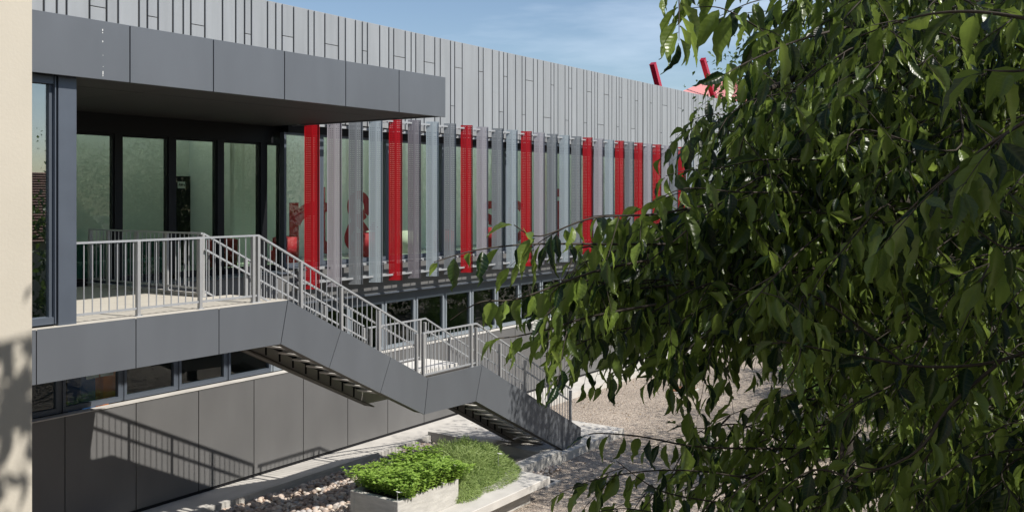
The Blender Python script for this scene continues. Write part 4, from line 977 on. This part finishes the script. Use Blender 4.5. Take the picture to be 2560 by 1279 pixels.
# close leaves at the far right
B([(2640, 150, 1.75), (2560, 175, 1.75), (2510, 178, 1.75), (2460, 175, 1.8)], lf=.15, spacing=.035, rad=.004)
B([(2640, 260, 2.0), (2520, 330, 2.0), (2420, 400, 2.05), (2310, 490, 2.1), (2200, 600, 2.2)], lf=.12, spacing=.032, rad=.005, side_twigs=.15)
B([(2640, 600, 2.1), (2520, 620, 2.1), (2420, 560, 2.15), (2330, 520, 2.2)], lf=.12, spacing=.035, side_twigs=.15)
B([(2640, 850, 2.6), (2480, 905, 2.6), (2300, 915, 2.6), (2100, 880, 2.6), (1940, 850, 2.6)], lf=.12, spacing=.045, side_twigs=.2, rad=.006)
B([(2500, 905, 2.6), (2380, 1010, 2.55), (2300, 1120, 2.5), (2200, 1170, 2.5), (2130, 1160, 2.5)], lf=.12, spacing=.045, side_twigs=.2, rad=.006)
B([(2640, 60, 2.3), (2450, 30, 2.4), (2300, 40, 2.5), (2150, 90, 2.6)], lf=.13, spacing=.05, side_twigs=.2, rad=.006)
# --- dense interior
def inpoly(x, y, P):
    c = False; j = len(P) - 1
    for i in range(len(P)):
        if (P[i][1] > y) != (P[j][1] > y) and x < (P[j][0] - P[i][0]) * (y - P[i][1]) / (P[j][1] - P[i][1]) + P[i][0]: c = not c
        j = i
    return c
TR = np.array([8.6, -1.2, 0.5])
def fill(poly, n, d0, d1, lf, spacing, st=.25, hole=None, pw=1):
    xs_ = [p[0] for p in poly]; ys_ = [p[1] for p in poly]; k = 0
    while k < n:
        x, y = r.uniform(min(xs_), max(xs_)), r.uniform(min(ys_), max(ys_))
        if not inpoly(x, y, poly): continue
        if hole and any(inpoly(x, y, h) and r.random() < pr_ for h, pr_ in hole): k += .3; continue
        d = d0 + (d1 - d0) * r.random() ** pw; p = pt(x, y, d); tow = unit(TR - p); ln = r.uniform(.35, .8)
        m_ = p + tow * ln * .5 + np.array([0, 0, .06]) + r.normal(size=3) * .06; s_ = p + tow * ln + r.normal(size=3) * .1
        twig_path([s_, m_, p, p + (-tow) * .08 + DOWN * .06], .004, lf, spacing, st, tube_n=4); k += 1
Z1 = [(2010, -80), (1960, 200), (1930, 420), (1870, 560), (1800, 640), (1820, 800), (1850, 1000), (1880, 1340), (2680, 1340), (2680, -80)]
H1 = [([(1780, 880), (1960, 880), (2060, 1000), (2080, 1220), (1960, 1290), (1820, 1220), (1740, 1000)], .93), ([(2030, 330), (2180, 330), (2180, 450), (2030, 450)], .3)]
fill(Z1, 260, 3.2, 7.5, .095, .043, .35, H1)
fill([(2150, -80), (2050, 300), (2080, 700), (2200, 1340), (2680, 1340), (2680, -80)], 130, 4.5, 8.5, .12, .05, .35)
fill(Z1, 75, 2.5, 3.6, .10, .042, .3, H1)
fill([(1480, 610), (1800, 580), (1830, 880), (1720, 900), (1560, 860), (1420, 800), (1380, 700)], 44, 2.9, 4.2, .092, .04, .35)
fill([(1880, 270), (2010, 250), (2020, 660), (1780, 680), (1760, 560), (1850, 420)], 30, 3.2, 5.0, .10, .045, .3)
fill([(1620, 1180), (1850, 1120), (1900, 1340), (1540, 1340)], 14, 3.0, 4.0, .10, .05, .3)
fill([(1830, 40), (1990, -60), (1960, 330), (1880, 300), (1860, 160)], 8, 2.9, 4.5, .10, .05, .3)
fill([(1720, 440), (1900, 420), (1950, 660), (1640, 650)], 24, 3.0, 4.6, .10, .05, .3)
fill([(1800, 270), (1960, 260), (1960, 430), (1830, 420)], 12, 3.0, 4.6, .10, .05, .3)
# --- limbs
limbs = [tube([(8.6, -1.2, 0), (8.5, -1.15, 3), (8.3, -1.0, 5.5), (8.0, -.9, 8), (7.6, -.9, 10.5), (7.2, -.8, 12.5)], [.26, .22, .18, .13, .08, .03], 12)]
def limb(P, rad, n=8): 
    P = [np.array(p) for p in P]; limbs.append(tube([p + np.array([0, 0, EYE]) for p in P], rad, n))
limb([np.array([8.4, -1.1, -1.6]), pt(2300, 900, 6.0), pt(2060, 800, 4.6), pt(1980, 760, 4.1), pt(1880, 690, 3.7), pt(1750, 655, 3.3)], [.09, .06, .032, .024, .016, .006])
limb([np.array([8.4, -1.1, -1.9]), pt(2400, 980, 5.5), pt(2200, 900, 4.5), pt(2060, 850, 4.2), pt(1930, 790, 4.0), pt(1800, 760, 3.6)], [.08, .05, .03, .022, .014, .005])
limb([np.array([8.3, -1.0, .5]), pt(2450, 200, 5.0), pt(2200, 150, 4.2), pt(2000, 190, 3.6), pt(1880, 240, 3.3)], [.08, .05, .03, .015, .005])
limb([np.array([8.3, -1.0, -.2]), pt(2400, 480, 5.0), pt(2150, 520, 4.2), pt(1980, 600, 3.8), pt(1860, 560, 3.4)], [.08, .05, .03, .015, .005])
limb([np.array([8.2, -1.0, 1.6]), pt(2500, 20, 4.0), pt(2250, -40, 3.5), pt(2000, -60, 3.1)], [.06, .04, .02, .006])
limb([np.array([8.4, -1.1, -2.6]), pt(2480, 1250, 5.0), pt(2200, 1200, 4.2), pt(2000, 1250, 3.6)], [.07, .045, .022, .008])
V, F = join_tubes(limbs); put('trunk', mesh('trunk', V, F, M['bark'], True), None, tree)
# --- leaves: the 300 that show largest as parts, the rest as one mesh
def scr_size(l):
    p = l[0]; d = p[0] * FW[0] + p[1] * FW[1]; x = 1280 + 2340 * (p[0] * RT[0] + p[1] * RT[1]) / max(d, .1); y = 491.5 - 2340 * p[2] / max(d, .1)
    if not (-40 < y < 1290 and 1000 < x < 2570) or d < .5: return 0
    left = 1.0 if x < 1850 else .75
    return l[4] / d * left
def stray(l):      # the photo's outermost sprays end here; trim leaves that hang past them
    p = l[0] + l[2] * l[4] * .6; d = p[0] * FW[0] + p[1] * FW[1]
    if d < .4 or p[0] < 2.2 and p[1] > .6 and p[2] > .5: return False
    x = 1280 + 2340 * (p[0] * RT[0] + p[1] * RT[1]) / d; y = 491.5 - 2340 * p[2] / d
    return (0 < y < 1279) and (x < 1055 or (x < 1200 and y > 800) or (x < 1330 and y > 930) or (x < 1640 and y < 480))
leaves = [l for l in leaves if not stray(l)]
leaves.sort(key=lambda l: -scr_size(l))
for i, (p, X, Y, Z, s) in enumerate(leaves[:300]):
    o = bpy.data.objects.new('leaf', leafmeshes[i % 8]); CE.objects.link(o); o.parent = tree
    mtx = Matrix(((X[0] * s, Y[0] * s, Z[0] * s, p[0] - 8.6), (X[1] * s, Y[1] * s, Z[1] * s, p[1] + 1.2), (X[2] * s, Y[2] * s, Z[2] * s, p[2] - G0), (0, 0, 0, 1)))
    o.matrix_basis = mtx
def leafcloud(lst, geos, name, m, parent):
    VV = []; FF = []; UV = []; TT = []; n = 0
    for i, (p, X, Y, Z, s) in enumerate(lst):
        v, f, uv = geos[i % len(geos)]; w_ = (v[:, :1] * X + v[:, 1:2] * Y + v[:, 2:] * Z) * s + p + np.array([0, 0, EYE])
        VV.append(w_); FF.append(f + n); UV.append(uv); TT.append(np.full(len(v), r.random())); n += len(v)
    me = fastmesh(name, np.concatenate(VV), np.concatenate(FF), m, np.concatenate(UV)); me.shade_smooth()
    at = me.attributes.new('tint', 'FLOAT', 'POINT'); at.data.foreach_set('value', np.concatenate(TT).astype('f'))
    return put(name, me, None, parent, (0, 0, 0), kind='stuff')
print('LEAVES', len(leaves), 'TWIGS', len(twigs))
vis_l = leaves[300:]
leafcloud(vis_l[:3500], LG, 'foliage', M['leaf'], tree)
leafcloud(vis_l[3500:], LGs, 'foliage', M['leaf'], tree)
def tip(v):
    p = np.array(v[-1]); return p
twigs = [tw_ for tw_ in twigs if not stray((tip(tw_[0]), None, DOWN * 0, None, 0))]
V, F = join_tubes(twigs); V = [(a, b_, c + EYE) for a, b_, c in V]; put('twigs', mesh('twigs', V, F, M['twig'], True), None, tree, kind='stuff')
# --- upper crown above the view: it keeps the lower branches in shade
n = 11000
P = np.stack([r.uniform(3.2, 11.5, n), r.uniform(-5.5, 1.2, n), r.uniform(1.6, 6.5, n)], 1)
d = P[:, 0] * FW[0] + P[:, 1] * FW[1]; lat = P[:, 0] * RT[0] + P[:, 1] * RT[1]
keep = (P[:, 2] > .25 * np.maximum(d, 1) + .35) | (lat > .62 * d + .5)
keep &= (P[:, 0] + .16 * 0 > 3.0 + .0 * P[:, 1])
P = P[keep]; n = len(P); P[:, 2] += EYE
D = unit(r.normal(size=(n, 3)) * .5 + DOWN); U = unit(r.normal(size=(n, 3)) * .6 + np.array([.1, -.7, .8]))
quadleaves(P, D, U, r.uniform(.10, .17, n), r.uniform(.07, .10, n), 'upper_crown', M['leafbg'], tree)

# tidy helper property
for o in bpy.data.objects:
    if '_off' in o: del o['_off']
